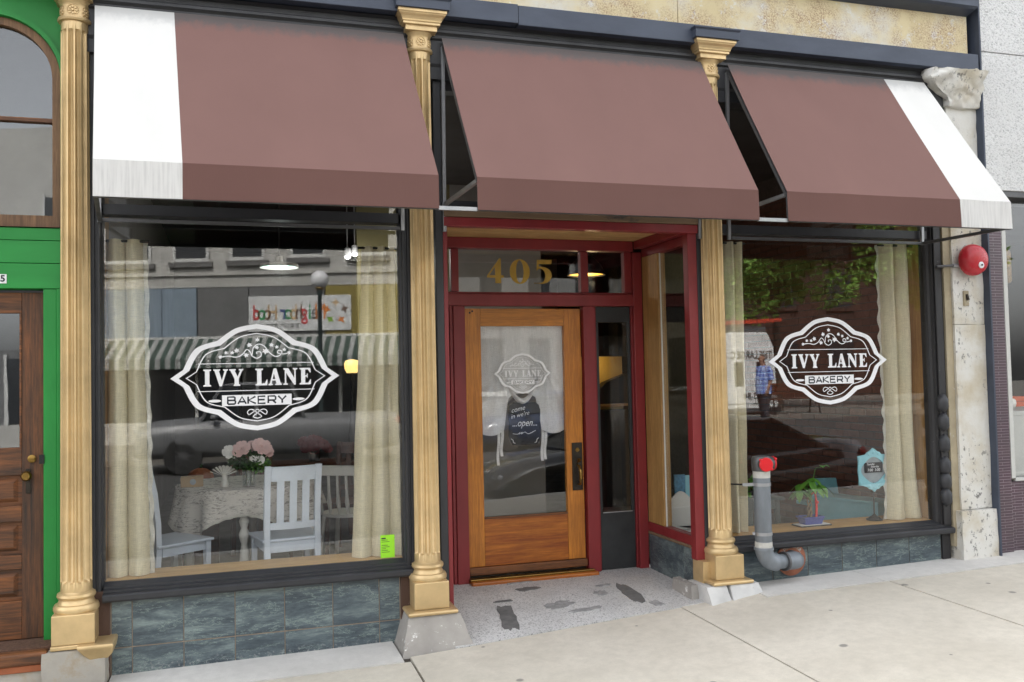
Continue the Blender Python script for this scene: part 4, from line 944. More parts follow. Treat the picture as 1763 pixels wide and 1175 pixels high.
for k, ch in enumerate(lt):
    if ch == ' ': continue
    a = R(150 - k * 12); text('letter', ch, .034, WHITEP, pt, FM(2.745 + .094 * math.cos(a), .0425, .314 + .094 * math.sin(a)) @ Matrix.Rotation(a - math.pi / 2, 4, 'Z'), bold=.0006)
for z, x0 in ((.905, 2.21), (.555, 2.28)):
    MB().lathe([(.064, -.011), (.064, .011)], (2.405, -.12, z), 28).build('strap', ALU, fd, smooth=40)
    MB().bar((x0 + .05, -.10, z), (2.35, -.115, z), .008, .022).build('strap_arm', ALU, fd, bevel=.001)
MB().tube([(2.20, -.01, .905), (2.30, -.105, .905)], .006, 8).build('strap_rod', IRON, fd)

# ------------------------------------------------------------------ interior shell
IZ = .2
def ST(name, mat, *boxes):
    for b in boxes: tag(B(name, mat, None, b, bevel=0), kind='structure')
ST('interior_floor', IFLOOR, (-2.05, .12, .16, 1.0, IZ - .05, IZ), (2.06, 4.3, .16, 1.0, IZ - .05, IZ), (-2.05, 4.3, 1.001, 9, IZ - .05, IZ))
ST('interior_ceiling', DCEIL, (-2.14, 4.4, .141, 9.1, 3.75, 3.828))
ST('interior_back_wall', DARKWALL, (-2.14, 4.4, 9.0, 9.1, .0, 3.82))
ST('interior_left_wall', DARKWALL, (-2.14, -2.046, .15, 9.1, .0, 3.82))
ST('interior_partition', OLIVE, (.02, 1.0, 3.4, 3.5, IZ, 3.749))
ST('interior_partition', DARKWALL, (1.001, 2.0, 3.4, 3.5, IZ, 3.749))
ST('interior_recess_head', DCEIL, (.14, 1.98, .15, 1.0, 2.84, 2.87))
bwl = tag(B('interior_brick_wall', MORTAR, None, (4.262, 4.40, .302, 9.05, .05, 3.76), bevel=0), kind='structure')
bme = None; cnt = 0; rest = MB(); rb = random.Random(3); spots = []
for r in range(int((3.6 - .2) / .068)):
    z = IZ + r * .068 + .004
    for k in range(26):
        y = .42 + k * .212 + (.106 if r % 2 else 0)
        if y < 4.2: spots.append((y, z))
spots.sort(key=lambda p: abs(p[1] - 1.25) + abs(p[0] - 1.3) * .62)
for y, z in spots:
    if cnt < 300:
        if bme is None:
            o = MB().box(-.014, 0, 0, .202, 0, .058).build('brick', BRICK, bwl, bevel=.003, local=True); bme = o
        else: o = bme.copy(); col.objects.link(o)
        o.location = (4.2615 + rb.uniform(-.003, .003), y, z); cnt += 1
    else: rest.box(4.2475, 4.2618, y, y + .202, z, z + .058)
rest.build('brick_field', BRICK, bwl, kind='stuff')

# ------------------------------------------------------------------ curtains
def curtain(name, label, x0t, x1t, x0b, x1b, z0, z1, y, folds, amp, lace=0, seed=0, pinch=None, flare=0):
    """pleated panel; lace=-1 / +1 puts a ruffled lace edge on its left / right side"""
    cu = empty(name, ((x0b + x1b) / 2, y, z0), label, 'curtain', 'cream window curtains')
    def P(u, v):
        q = v; x = (x0b + (x1b - x0b) * u) * (1 - q) + (x0t + (x1t - x0t) * u) * q
        ph = u * folds * 2 * math.pi
        w_ = abs(math.sin(ph / 2)) ** .6 * 2 - 1
        yy = y - amp * w_ + .008 * mnoise.noise(Vector((u * 4, v * 5, seed)))
        x += .010 * mnoise.noise(Vector((u * 3, v * 4, seed + 5))) + .006 * math.sin(ph)
        if flare: x += flare * max(0, .25 - v) ** 2 * (u - .3) * 3
        return (x, yy, z0 + (z1 - z0) * v)
    MB().grid(P, 48, 30).build('panel', BURLAP, cu, smooth=80, solid=.002)
    if lace:
        u0 = 1 if lace > 0 else 0
        def Q(u, v):
            p = P(u0, v); t = u * .026
            return (p[0] + lace * t + lace * .004 * math.sin(v * 70), p[1] - .004 + .010 * math.sin(v * 95 + u * 2) * u, p[2] + .01 * math.sin(v * 60) * u)
        MB().grid(Q, 4, 160).build('lace_edge', LACE, cu, smooth=80, solid=.0015)
    MB().tube([(min(x0t, x1t) - .03, y, z1 - .01), (max(x0t, x1t) + .04, y, z1 - .01)], .008, 8).build('rod', IRON, cu)
    return cu
curtain('curtain', 'pleated burlap curtain with lace edge at the left side of the left window', -1.938, -1.735, -1.94, -1.705, .552, 2.61, .20, 2, .035, 1, 1)
curtain('curtain', 'burlap curtain behind the lime notice at the right side of the left window', -.375, -.165, -.47, -.150, .552, 2.60, .20, 2.5, .035, 0, 2)
curtain('curtain', 'narrow burlap curtain behind the third column at the left side of the right window', 2.36, 2.50, 2.36, 2.475, .509, 2.70, .22, 1.5, .03, 0, 3)
curtain('curtain', 'pleated burlap curtain with ruffled edge at the right side of the right window', 3.79, 4.06, 3.80, 4.06, .509, 2.715, .22, 2, .035, -1, 4, flare=.4)
# voile balloon shade behind the door glass
vs_ = empty('balloon_curtain', (.975, 1.01, 1.35), 'white voile balloon curtain with tie ribbons behind the door glass', 'curtain')
def VP(u, v):
    x = .60 + .745 * u; s = abs(u - .5) * 2
    q = max(0, min(1, (.42 - s) / .12)); q = q * q * (3 - 2 * q)      # drawn up in the middle
    zb = 1.30 - .045 * math.cos((s - .70) * 4.6) + .235 * q
    z = 2.13 + (zb - 2.13) * v; y = 1.010 + .006 * math.sin(u * 34) * (1 - .5 * v)
    for gx in (.785, 1.165):                                            # folds fan out below each tie
        dz = 1.70 - z
        if dz > -.05:
            a = math.atan2(x - gx, dz + .09); k = min(1, (dz + .05) / .15) * math.exp(-((x - gx) / .16) ** 2)
            y += (.011 * math.sin(a * 17) - .028) * k
    return (x, y, z)
MB().grid(VP, 120, 40).build('panel', VOILE, vs_, smooth=80, solid=.0015)
def swag(u, v):
    a = (u - .5) * 2; return (.975 + a * .13, .985 - .03 * math.sin(math.pi * v), 1.66 - .12 * (1 - a * a) - .05 * v + .06 * a * a)
MB().grid(swag, 24, 6).build('swag', VOILE, vs_, smooth=80, solid=.0015)
for x, z0, z1 in ((.775, 1.36, 1.02), (.805, 1.36, 1.09), (1.14, 1.37, 1.04), (1.165, 1.37, 1.05)):
    MB().grid(lambda u, v: (x + (u - .5) * .022 + .006 * math.sin(v * 6), 1.0 + .006 * math.sin(v * 9), z0 + (z1 - z0) * v), 2, 14).build('tie_ribbon', VOILE, vs_, smooth=80, solid=.0015)
# open sign on the door glass
os_ = empty('open_sign', (.98, .985, 1.2), 'small dark scalloped chalkboard sign reading open, hung inside the door glass', 'sign')
pts = [(-.12, -.14), (-.10, -.17), (.10, -.17), (.12, -.14), (.132, -.10), (.132, .10), (.12, .14), (.09, .165), (.03, .16), (0, .175), (-.03, .16), (-.09, .165), (-.12, .14), (-.132, .10), (-.132, -.10)]
MB().prism([(.985 + x, 1.345 + z) for x, z in pts], 'y', .972, .978).build('board', CHALK, os_)
text('writing', 'come', .052, WHITE, os_, FM(.93, .9713, 1.455) @ Matrix.Rotation(.2, 4, 'Z'), shear=.4)
text('writing', "in we're", .048, WHITE, os_, FM(.945, .9713, 1.41) @ Matrix.Rotation(.2, 4, 'Z'), shear=.4)
text('writing', '...open...', .078, WHITE, os_, FM(.985, .9713, 1.345), shear=.35, sx=.8)
strokes_mesh('flourish', [(curve3([(-.1, -.08), (-.06, -.085), (-.04, -.07), (-.05, -.085), (-.02, -.07), (-.03, -.085), (0, -.07), (.03, -.085), (.09, -.06)], 6), .004), (curve3([(-.115, -.12), (-.10, -.13), (-.095, -.15), (-.08, -.155)], 5), .004), (curve3([(.115, -.12), (.10, -.13), (.095, -.15), (.08, -.155)], 5), .004)], WHITE, os_, FM(.985, .9713, 1.345))

# ------------------------------------------------------------------ furniture
def make_chair(mat):
    t = empty('chair')
    mb = MB(); mb.prism([(-.20, -.20), (.20, -.20), (.22, .22), (-.22, .22)], 'z', .435, .455); mb.build('seat', mat, t, bevel=.006, local=True)
    for s in (-1, 1):
        MB().loft([[(s * .17 - .02 * 1, -.205 + dy, z), (s * .17 + .02, -.205 + dy, z), (s * .17 + .02, -.165 + dy, z), (s * .17 - .02, -.165 + dy, z)] for z, dy in ((0, -.03), (.43, 0), (.6, -.005), (.8, -.03), (.95, -.065))]).build('back_post', mat, t, bevel=.003, local=True)
        MB().loft([[(s * .185 - h, .185 - h, z), (s * .185 + h, .185 - h, z), (s * .185 + h, .185 + h, z), (s * .185 - h, .185 + h, z)] for z, h in ((0, .015), (.435, .02))]).build('front_leg', mat, t, bevel=.003, local=True)
        B('side_apron', mat, t, (s * .18 - .01, s * .18 + .01, -.16, .165, .375, .434), local=True)
    B('front_apron', mat, t, (-.165, .165, .175, .195, .375, .434), local=True); B('back_apron', mat, t, (-.15, .15, -.195, -.175, .365, .434), local=True)
    def rail(z0, z1, d0, d1, nm):
        def ring(x): b = .02 * (1 - (x / .15) ** 2); return [(x, -.20 + d0 - b, z0), (x, -.178 + d0 - b, z0), (x, -.178 + d1 - b, z1), (x, -.20 + d1 - b, z1)]
        MB().loft([ring(-.15 + .03 * i) for i in range(11)]).build(nm, mat, t, smooth=40, local=True)
    rail(.845, .945, -.036, -.06, 'top_rail'); rail(.52, .565, -.002, -.004, 'lower_rail')
    for x in (-.085, 0, .085):
        b = .02 * (1 - (x / .15) ** 2); wv = .024
        MB().loft([[(x - wv, -.196 + dy - b, z), (x + wv, -.196 + dy - b, z), (x + wv, -.184 + dy - b, z), (x - wv, -.184 + dy - b, z)] for z, dy in ((.56, -.003), (.7, -.015), (.85, -.038))]).build('slat', mat, t, local=True)
    return t
ch = make_chair(CHAIRW)
ch.location = (-1.645, .835, IZ); ch.rotation_euler = (0, 0, R(-52)); tag(ch, 'white slat-back chair half hidden by the left curtain, side on', 'chair', 'white chairs at the window table')
c2 = copy_tree(ch); c2.location = (-.86, .72, IZ); c2.rotation_euler = (0, 0, R(9)); tag(c2, 'white slat-back chair with its back to the left window', 'chair', 'white chairs at the window table')

TX, TY = -1.10, 1.42
tb = empty('table', (TX, TY, IZ), 'round table with white turned legs under a lettered cloth', 'table')
MB().lathe([(.49, .725), (.5, .73), (.5, .745), (.49, .75)], (TX, TY, IZ), 40).build('table_top', CREAM, tb, smooth=40)
legp = [(.03, 0), (.032, .08), (.036, .2), (.03, .30), (.022, .36), (.034, .40), (.038, .43), (.022, .47), (.03, .50), (.036, .52), (.022, .55), (.034, .58), (.034, .724)]
for a in (-95, -5, 85, 175): MB().lathe(legp, (TX + .43 * math.cos(R(a)), TY + .43 * math.sin(R(a)), IZ), 18).build('leg', CREAM, tb, smooth=40)
cl = empty('tablecloth', (TX, TY, IZ + .752), 'lace-edged lettered tablecloth draped over the window table', 'tablecloth')
def cloth(u, v):
    x = (u - .5) * 1.36; y = (v - .5) * 1.36; a = R(-5); x, y = x * math.cos(a) - y * math.sin(a), x * math.sin(a) + y * math.cos(a)
    rho = math.hypot(x, y); th = math.atan2(y, x)
    if rho <= .5: return (TX + x, TY + y, IZ + .754)
    e = rho - .5; fl = (.5 + .022 + .10 * min(e, .3) + .045 * min(1, e * 4) * math.sin(th * 9 + 1.0) + .02 * math.sin(th * 17) * min(1, e * 4))
    return (TX + fl * math.cos(th), TY + fl * math.sin(th), IZ + .754 - e * .97)
MB().grid(cloth, 90, 90).build('cloth', SCRIPT, cl, smooth=70, solid=.002)
def hem(u, v):
    k = int(u * 4) % 4; f = u * 4 - int(u * 4); e = 1 + v * .03
    pa = [(0, 0), (1, 0), (1, 1), (0, 1), (0, 0)]; a, b = pa[k], pa[k + 1]; q = (a[0] + (b[0] - a[0]) * f, a[1] + (b[1] - a[1]) * f)
    p = cloth(.5 + (q[0] - .5) * e, .5 + (q[1] - .5) * e); return (p[0], p[1], p[2] + .006 * abs(math.sin(u * 180)) * v)
MB().grid(hem, 480, 2).build('lace_hem', LACE, cl, smooth=70, solid=.002)
# things on the table
TZ = IZ + .757
vx, vy = -1.10, 1.06
va = empty('flower_vase', (vx, vy, TZ), 'glass vase of pink and white flowers on the window table', 'vase')
VG = glass('vase_glass', .12, (.9, .93, .93))
MB().lathe([(.042, 0), (.046, .004), (.048, .12), (.045, .12), (.043, .012), (.01, .01)], (vx, vy, TZ), 24).build('vase', VG, va, smooth=40)
for k in range(9):
    a = k * .7; MB().tube([(vx + .03 * math.cos(a + 2), vy + .03 * math.sin(a + 2), TZ + .012), (vx + .03 * math.cos(a), vy + .03 * math.sin(a), TZ + .13), (vx + .09 * math.cos(a), vy + .05 * math.sin(a), TZ + .20)], .003, 5).build('stem', DLEAF, va)
def leaves(mb, c, r, n, ls, seed, flat=1):
    g = random.Random(seed)
    for _ in range(n):
        d = Vector((g.gauss(0, 1), g.gauss(0, 1), g.gauss(0, .8))); d.normalize(); p = Vector(c) + Vector((d.x * r[0], d.y * r[1], d.z * r[2])) * g.uniform(.4, 1)
        t = (d + Vector((g.uniform(-.8, .8), g.uniform(-.8, .8), g.uniform(-.6, .6)))).normalized(); s = t.orthogonal().normalized(); s = (Matrix.Rotation(g.uniform(0, 6.28), 3, t) @ s); L = ls * g.uniform(.7, 1.3); nn = t.cross(s)
        mb.add([p, p + t * L * .5 + s * L * .28 + nn * L * .06, p + t * L, p + t * L * .5 - s * L * .28 + nn * L * .06], [(0, 1, 2), (0, 2, 3)])
    return mb
leaves(MB(), (vx - .0, vy, TZ + .19), (.13, .09, .06), 260, .045, 5).build('foliage', DLEAF, va, fix=False, kind='stuff')
leaves(MB(), (vx + .06, vy - .04, TZ + .15), (.08, .05, .05), 120, .035, 6).build('foliage', LEAF, va, fix=False, kind='stuff')
def bloom(c, r, mat, seed, par, nm='bloom'):
    mb = MB(); g = random.Random(seed); c0_ = Vector(c); ax = Vector((g.uniform(-.45, .35), -.8, g.uniform(.25, .7))).normalized(); mb.T = Matrix.Translation(c0_) @ ax.to_track_quat('Z', 'Y').to_matrix().to_4x4(); c = (0, 0, 0)
    for ring, (k, rr, tilt) in enumerate(((9, 1.0, .35), (7, .75, .7), (5, .45, 1.1))):
        for i in range(k):
            a = 2 * math.pi * i / k + ring * .4 + g.uniform(-.2, .2); d = Vector((math.cos(a) * math.cos(tilt), math.sin(a) * math.cos(tilt), math.sin(tilt))); s = Vector((-math.sin(a), math.cos(a), 0)); p = Vector(c)
            u = d.cross(s) * -1; w0 = r * .42
            mb.add([p, p + d * r * rr * .6 + s * w0 * rr, p + d * r * rr + s * w0 * .5 * rr + u * r * .15, p + d * r * rr - s * w0 * .5 * rr + u * r * .15, p + d * r * rr * .6 - s * w0 * rr], [(0, 1, 2, 3, 4)])
    return mb.build(nm, mat, par, fix=False)
for k, (dx, dy, dz, r, mt) in enumerate(((-.13, -.02, .25, .06, PETW), (-.05, -.03, .27, .07, PINK), (.09, -.02, .28, .075, PINK), (.02, .04, .28, .05, PINK), (.08, -.06, .19, .035, PETW), (.03, -.07, .205, .03, PETW), (.13, .03, .24, .05, PINK))):
    bloom((vx + dx, vy + dy, TZ + dz), r, mt, k, va)
nh = empty('napkin_holder', (-1.275, 1.14, TZ), 'white napkins fanned in a knotted holder on the window table', 'napkin holder')
for k in range(9):
    a = R(28 + 124 * k / 8); MB().prism([(-1.275, TZ + .075), (-1.275 + .095 * math.cos(a) - .012, TZ + .075 + .075 * math.sin(a)), (-1.275 + .10 * math.cos(a), TZ + .078 + .08 * math.sin(a)), (-1.275 + .095 * math.cos(a) + .012, TZ + .07 + .075 * math.sin(a))], 'y', 1.135 + k * .002, 1.137 + k * .002).build('napkin', PETW, nh)
MB().lathe([(.03, 0), (.032, .01), (.022, .05), (.018, .08), (.03, .10)], (-1.268, 1.14, TZ), 14).build('napkin_body', CREAM, nh, smooth=40)
kx = empty('card_box', (-1.50, 1.26, TZ), 'small brown kraft card box on the window table', 'box')
B('box', KRAFT, kx, (-1.575, -1.42, 1.22, 1.32, TZ, TZ + .075), bevel=.003); ylathe(MB(), [(.022, 0), (.022, -.001)], (-1.49, 1.2195, TZ + .038), 16).build('seal', GREYB, kx)

# back of the room seen through the left window
bt = empty('brown_table', (-.7, 3.0, IZ), 'dark brown table deep in the room behind the left window', 'table')
B('table_top', BROWNW, bt, (-1.0, -.05, 2.75, 3.25, IZ + .71, IZ + .75)); 
for x in (-.95, -.10):
    for y in (2.8, 3.2): B('leg', BROWNW, bt, (x - .03, x + .03, y - .03, y + .03, IZ, IZ + .709))
rb_ = empty('red_bouquet', (-.47, 2.95, IZ + .755), 'dark red bouquet on the brown table deep in the room', 'flowers')
MB().lathe([(.05, 0), (.06, .1), (.05, .1), (.04, .01)], (-.47, 2.95, IZ + .755), 16).build('pot', IRON, rb_, smooth=40)
for k in range(12):
    g = random.Random(k); bloom((-.47 + g.uniform(-.13, .13), 2.95 + g.uniform(-.08, .08), IZ + .755 + g.uniform(.1, .2)), .06, DRED, k, rb_)
bc = []
for k, (x, y, rz) in enumerate(((-.98, 2.35, 200), (-.2, 2.3, 160))):
    o = make_chair(BROWNW) if k == 0 else copy_tree(bc[0]); bc.append(o); o.location = (x, y, IZ); o.rotation_euler = (0, 0, R(rz))
    tag(o, ('left' if k == 0 else 'right') + ' of two dark brown chairs at the brown table deep in the room', 'chair', 'brown chairs at the back')
pk = empty('pumpkin', (-1.46, 1.95, IZ), 'round orange pumpkin on a stool behind the window table', 'pumpkin')
B('stool_block', BROWNW, pk, (-1.6, -1.32, 1.82, 2.08, IZ, IZ + .66))
def pump(u, v):
    a = 2 * math.pi * u; b = math.pi * (v - .5); r = .105 * (1 - .09 * abs(math.sin(a * 5))); return (-1.46 + r * math.cos(b) * math.cos(a), 1.95 + r * math.cos(b) * math.sin(a), IZ + .745 + .085 * math.sin(b))
MB().grid(pump, 60, 16).build('rind', TERRA, pk, smooth=60); MB().tube([(-1.46, 1.95, IZ + .82), (-1.45, 1.94, IZ + .86)], [.012, .009], 7).build('stalk', DLEAF, pk)
pf = empty('picture', (-1.45, 8.97, 1.35), 'dark framed blue picture on the back wall of the room', 'picture')
B('frame', IRON, pf, (-1.75, -1.05, 8.94, 8.995, 1.0, 1.95)); B('print', std('blue_print', (.05, .075, .17), .6, 0, .4, 6), pf, (-1.69, -1.11, 8.93, 8.9395, 1.06, 1.89), bevel=0)
# spindle chair by the right-hand curtain
sp = empty('spindle_chair', (-.33, 1.62, IZ), 'white spindle-back chair beside the right curtain of the left window', 'chair')
def L(p): return Matrix.Translation(Vector((-.33, 1.62, IZ))) @ Matrix.Rotation(R(-30), 4, 'Z') @ Vector(p)
mb = MB(); mb.T = Matrix.Translation(Vector((-.33, 1.62, IZ))) @ Matrix.Rotation(R(-30), 4, 'Z'); mb.prism(arc(0, 0, .2, .2, 0, 360, 20)[:-1], 'z', .43, .455); mb.build('seat', CREAM, sp)
for x in (-.15, -.075, 0, .075, .15): MB().tube([L((x, -.15, .45)), L((x, -.175, .55)), L((x, -.18, .62)), L((x, -.19, .78))], [.011, .018, .012, .011], 8).build('spindle', CREAM, sp, smooth=50)
mb = MB(); mb.T = Matrix.Translation(Vector((-.33, 1.62, IZ))) @ Matrix.Rotation(R(-30), 4, 'Z'); mb.box(-.2, .2, -.205, -.175, .76, .84); mb.build('top_rail', CREAM, sp, bevel=.01)
for x, y in ((-.14, -.14), (.14, -.14), (-.14, .14), (.14, .14)): MB().tube([L((x, y, .43)), L((x * 1.15, y * 1.15, .2)), L((x * 1.25, y * 1.25, 0))], [.015, .02, .012], 8).build('leg', CREAM, sp, smooth=50)

# right window: teal low table, chair, plant, sign
tt = empty('teal_table', (3.93, .60, IZ), 'low teal painted chest table behind the right window', 'table')
e1 = Vector((-.32, .95, 0)).normalized(); e2 = Vector((.95, .32, 0)).normalized(); c0 = Vector((3.925, .535, 0))
def quadz(l1, l2, o=0): return [(c0 + e1 * a + e2 * b) for a, b in ((-o, -o), (l1 + o, -o), (l1 + o, l2 + o), (-o, l2 + o))]
mb = MB(); q = quadz(.62, .22, .012); mb.loft([[(p.x, p.y, z) for p in q] for z in (.575, .60)]); mb.build('table_top', TEAL, tt, bevel=.004)
mb = MB(); q = quadz(.60, .2); mb.loft([[(p.x, p.y, z) for p in q] for z in (IZ, .574)]); mb.build('carcass', TEAL, tt, bevel=.003)
tc = empty('teal_chair', (3.95, 1.25, IZ), 'teal chair back showing above the low teal table', 'chair')
MB().loft([[(3.83, 1.30, IZ), (4.12, 1.22, IZ), (4.12, 1.25, IZ), (3.83, 1.33, IZ)], [(3.86, 1.32, .72), (4.07, 1.26, .72), (4.07, 1.28, .72), (3.86, 1.34, .72)]]).build('backrest', TEAL, tc)
B('seat', TEAL, tc, (3.86, 4.12, 1.34, 1.58, .46, .49))
dt = empty('dark_green_stand', (3.05, .85, IZ), 'dark green stand with a potted plant behind the standpipe', 'plant stand')
B('stand_top', DGREEN, dt, (2.80, 3.16, .72, 1.0, .64, .665)); B('stand_leg', DGREEN, dt, (2.83, 2.87, .75, .79, IZ, .639), (3.09, 3.13, .75, .79, IZ, .639), (2.83, 2.87, .93, .97, IZ, .639), (3.09, 3.13, .93, .97, IZ, .639)); B('stand_apron', DGREEN, dt, (2.871, 3.089, .755, .77, .57, .639))
sp2 = empty('leafy_plant', (2.88, .84, .666), 'small leafy plant on the dark green stand', 'plant')
MB().lathe([(.04, 0), (.055, .06), (.05, .06), (.04, .05)], (2.88, .84, .666), 16).build('pot', IRON, sp2, smooth=40); leaves(MB(), (2.88, .84, .78), (.09, .08, .07), 70, .06, 31).build('foliage', LEAF, sp2, fix=False, kind='stuff')
mp = empty('money_plant', (3.075, .265, .506), 'braided money tree with red ribbon in a blue pot on the right window sill', 'plant')
tr_ = B('tray', IRON, mp, (2.945, 3.225, .20, .33, .5065, .516), bevel=.003); B('pebbles', PETW, mp, (2.955, 3.215, .21, .32, .5162, .519), bevel=0)
MB().loft([[(3.075 + sx * w_, .265 + sy * w_ * .62, z) for sx, sy in ((-1, -1), (1, -1), (1, 1), (-1, 1))] for z, w_ in ((.519, .068), (.524, .074), (.56, .084), (.575, .094), (.580, .094), (.580, .084), (.565, .08))]).build('pot', POT, mp, bevel=.004)
B('soil', SOIL, mp, (2.998, 3.152, .22, .31, .555, .570), bevel=0)
for k in range(3):
    MB().tube([(3.07 + .016 * math.cos(t * 7 + k * 2.1), .265 + .014 * math.sin(t * 7 + k * 2.1), .56 + t * .20) for t in [i / 14 for i in range(15)]], [.008 - .003 * i / 14 for i in range(15)], 7).build('braided_stem', std('stem_bark%d' % k, (.30, .22, .12), .8, 0, .2, 30), mp, smooth=60)
g = random.Random(4); gl_ = [((3.0, .27, .83), 0), ((3.05, .22, .86), 1), ((3.11, .27, .87), 2), ((3.16, .25, .82), 3), ((2.97, .24, .79), 4), ((3.08, .20, .82), 5), ((3.20, .27, .955), 6)]
for (cx_, cy_, cz_), k in gl_:
    MB().tube([(3.075, .265, .74), ((3.075 + cx_) / 2, (.265 + cy_) / 2, cz_ - .01), (cx_, cy_, cz_)], .0025, 5).build('leaf_stalk', LEAF, mp)
    for j in range(5 if k < 6 else 2):
        a = j * 1.256 + k * .7; Ln = g.uniform(.075, .12); dv = Vector((math.cos(a), math.sin(a), -.15 if k < 6 else .9)); dv.normalize(); sv = dv.cross(Vector((0, 0, 1))).normalized(); p = Vector((cx_, cy_, cz_)); mb = MB(); n = 7; L1 = []; L2 = []; Md = []
        for i in range(n):
            t = i / (n - 1); w_ = .028 * math.sin(math.pi * min(1, t * 1.02)) ** .8; c_ = p + dv * Ln * t + Vector((0, 0, -Ln * .7 * t * t)); Md.append(c_ - Vector((0, 0, .004))); L1.append(c_ + sv * w_); L2.append(c_ - sv * w_)
        mb.loft([L1, Md, L2], False, False); mb.build('leaf', LEAF, mp, smooth=60, fix=False)
MB().tube([(3.10, .225, .575), (3.103, .222, .65), (3.10, .222, .72), (3.095, .225, .79)], [.010, .011, .009, .008], 6).build('ribbon', RIBBON, mp, smooth=60); MB().ball((3.105, .218, .69), (.016, .014, .014), 10, 6).build('ribbon_bead', RIBBON, mp, smooth=60)
MB().tube([(3.06, .225, .755), (3.09, .22, .775), (3.105, .22, .76)], .008, 6).build('ribbon_bow', RIBBON, mp, smooth=60)
ss = empty('hours_sign', (3.675, .27, .506), 'small chalkboard opening hours sign in ornate pale blue frame on a black stand', 'sign')
MB().lathe([(.062, 0), (.064, .008), (.05, .014), (.035, .026), (.02, .034), (.006, .05), (.0055, .30)], (3.675, .27, .507), 24).build('stand', IRON, ss, smooth=40)
def ornate(s=1):
    q = [(-.145, -.115), (-.10, -.122), (-.06, -.135), (-.045, -.15), (-.02, -.155), (0, -.175), (.02, -.155), (.045, -.15), (.06, -.135), (.10, -.122), (.145, -.115), (.142, -.07), (.148, 0), (.142, .07), (.145, .115), (.10, .122), (.075, .125), (.06, .14), (.035, .15), (.02, .162), (0, .175), (-.02, .162), (-.035, .15), (-.06, .14), (-.075, .125), (-.10, .122), (-.145, .115), (-.142, .07), (-.148, 0), (-.142, -.07)]
    return [(a * s, b * s) for a, b in q]
ins = [(.115 * math.cos(t) * (1 + .06 * math.cos(4 * t)), .098 * math.sin(t) * (1 + .06 * math.cos(4 * t))) for t in [i * math.pi / 18 for i in range(36)]]
flat_mesh('frame', [ornate(), ins], LBLUE, ss, FM(3.675, .262, .905), .012)
ylathe(MB(), [(.118, 0), (.118, -.003)], (3.675, .268, .905), 36).build('backing', GREYB, ss)
for x, z in ((-.13, -.10), (.13, -.10), (-.13, .10), (.13, .10), (0, .14), (0, -.14), (-.045, .128), (.045, .128), (-.045, -.128), (.045, -.128)): MB().ball((3.675 + x, .256, .905 + z), (.015, .006, .014), 8, 6).build('frame_scroll', LBLUE, ss, smooth=60)
cbx = B('slate', CHALK, ss, (3.59, 3.76, .258, .2625, .885, .965), bevel=.002)
text('writing', 'Tuesday', .022, WHITE, cbx, FM(3.645, .2573, .952), shear=.3); text('writing', 'Saturday', .022, WHITE, cbx, FM(3.685, .2573, .932), shear=.3); text('writing', '7:00  3:00', .030, WHITE, cbx, FM(3.675, .2573, .905), shear=.1)
# leaflet rack seen through the side window
lr = empty('leaflet_rack', (2.17, .62, .507), 'cream wave-topped board with blue leaflets seen through the entrance side window', 'leaflet rack')
q = [(2.06, .51), (2.30, .47), (2.31, .69)] + [(2.31 - .25 * t, .70 + .085 * math.sin(math.pi * (1 - t)) ** 2 * (1 - .3 * t)) for t in [i / 14 for i in range(1, 15)]]
MB().prism(q, 'y', .70, .715).build('board', CREAM, lr)
B('leaflet', std('blue_leaflet', (.10, .30, .48), .5, 0, .3, 30), lr, (2.155, 2.25, .735, .75, .70, .90), bevel=.002); B('leaflet', LBLUE, lr, (2.255, 2.33, .74, .755, .68, .89), bevel=.002)
B('rack_base', CREAM, lr, (2.06, 2.33, .70, .80, .47, .50)); B('rack_chalkboard', CHALK, lr, (2.03, 2.15, .77, .79, .66, 1.02))
B('rack_stand', CREAM, lr, (2.08, 2.31, .716, .78, IZ, .469))

# ------------------------------------------------------------------ lamps in the shop
def point(parent, loc, e, c, r=.05):
    ld = bpy.data.lights.new('bulb_light', 'POINT'); ld.energy = e * .2; ld.color = c; ld.shadow_soft_size = r
    o = bpy.data.objects.new('bulb_light', ld); col.objects.link(o); o.parent = parent; o.location = Vector(loc) - wloc(parent); return o
def pendant(loc, label, r, shade, inner, glow, e, c, h=.17):
    p = empty('pendant_lamp', loc, label, 'pendant lamp', 'hanging lamps in the shop'); x, y, z = loc
    MB().lathe([(.03, h + .05), (.035, h), (r * .45, h * .86), (r * .8, h * .5), (r * .97, .03), (r, 0), (r * .97, 0), (r * .78, h * .46), (r * .43, h * .8), (.02, h * .93)], loc, 32).build('shade', shade, p, smooth=50)
    MB().lathe([(r * .955, .012), (r * .955, .016)], loc, 32).build('diffuser', glow, p)
    MB().tube([(x, y, z + h + .04), (x, y, 3.75)], .005, 6).build('cord', IRON, p)
    point(p, (x, y, z - .06), e, c, r * .5); return p
GLOWG = emit('pale_green_glow', (.62, 1, .86), .3); GLOWY = emit('amber_glow', (1, .62, .12), .07); GLOWW = emit('white_glow', (1, .98, .92), 3); GLOWO = emit('warm_glow', (1, .66, .22), .30)
pendant((-.81, 2.25, 2.70), 'pale green glowing disc lamp hanging inside the left window', .165, WHITEP, GREYB, GLOWG, 5, (.9, 1, .95), .05)
pendant((1.955, 2.0, 2.64), 'black dome pendant lamp with amber inside, seen through the transom glass', .18, IRON, BRASS, GLOWY, 8, (1, .75, .4), .19)
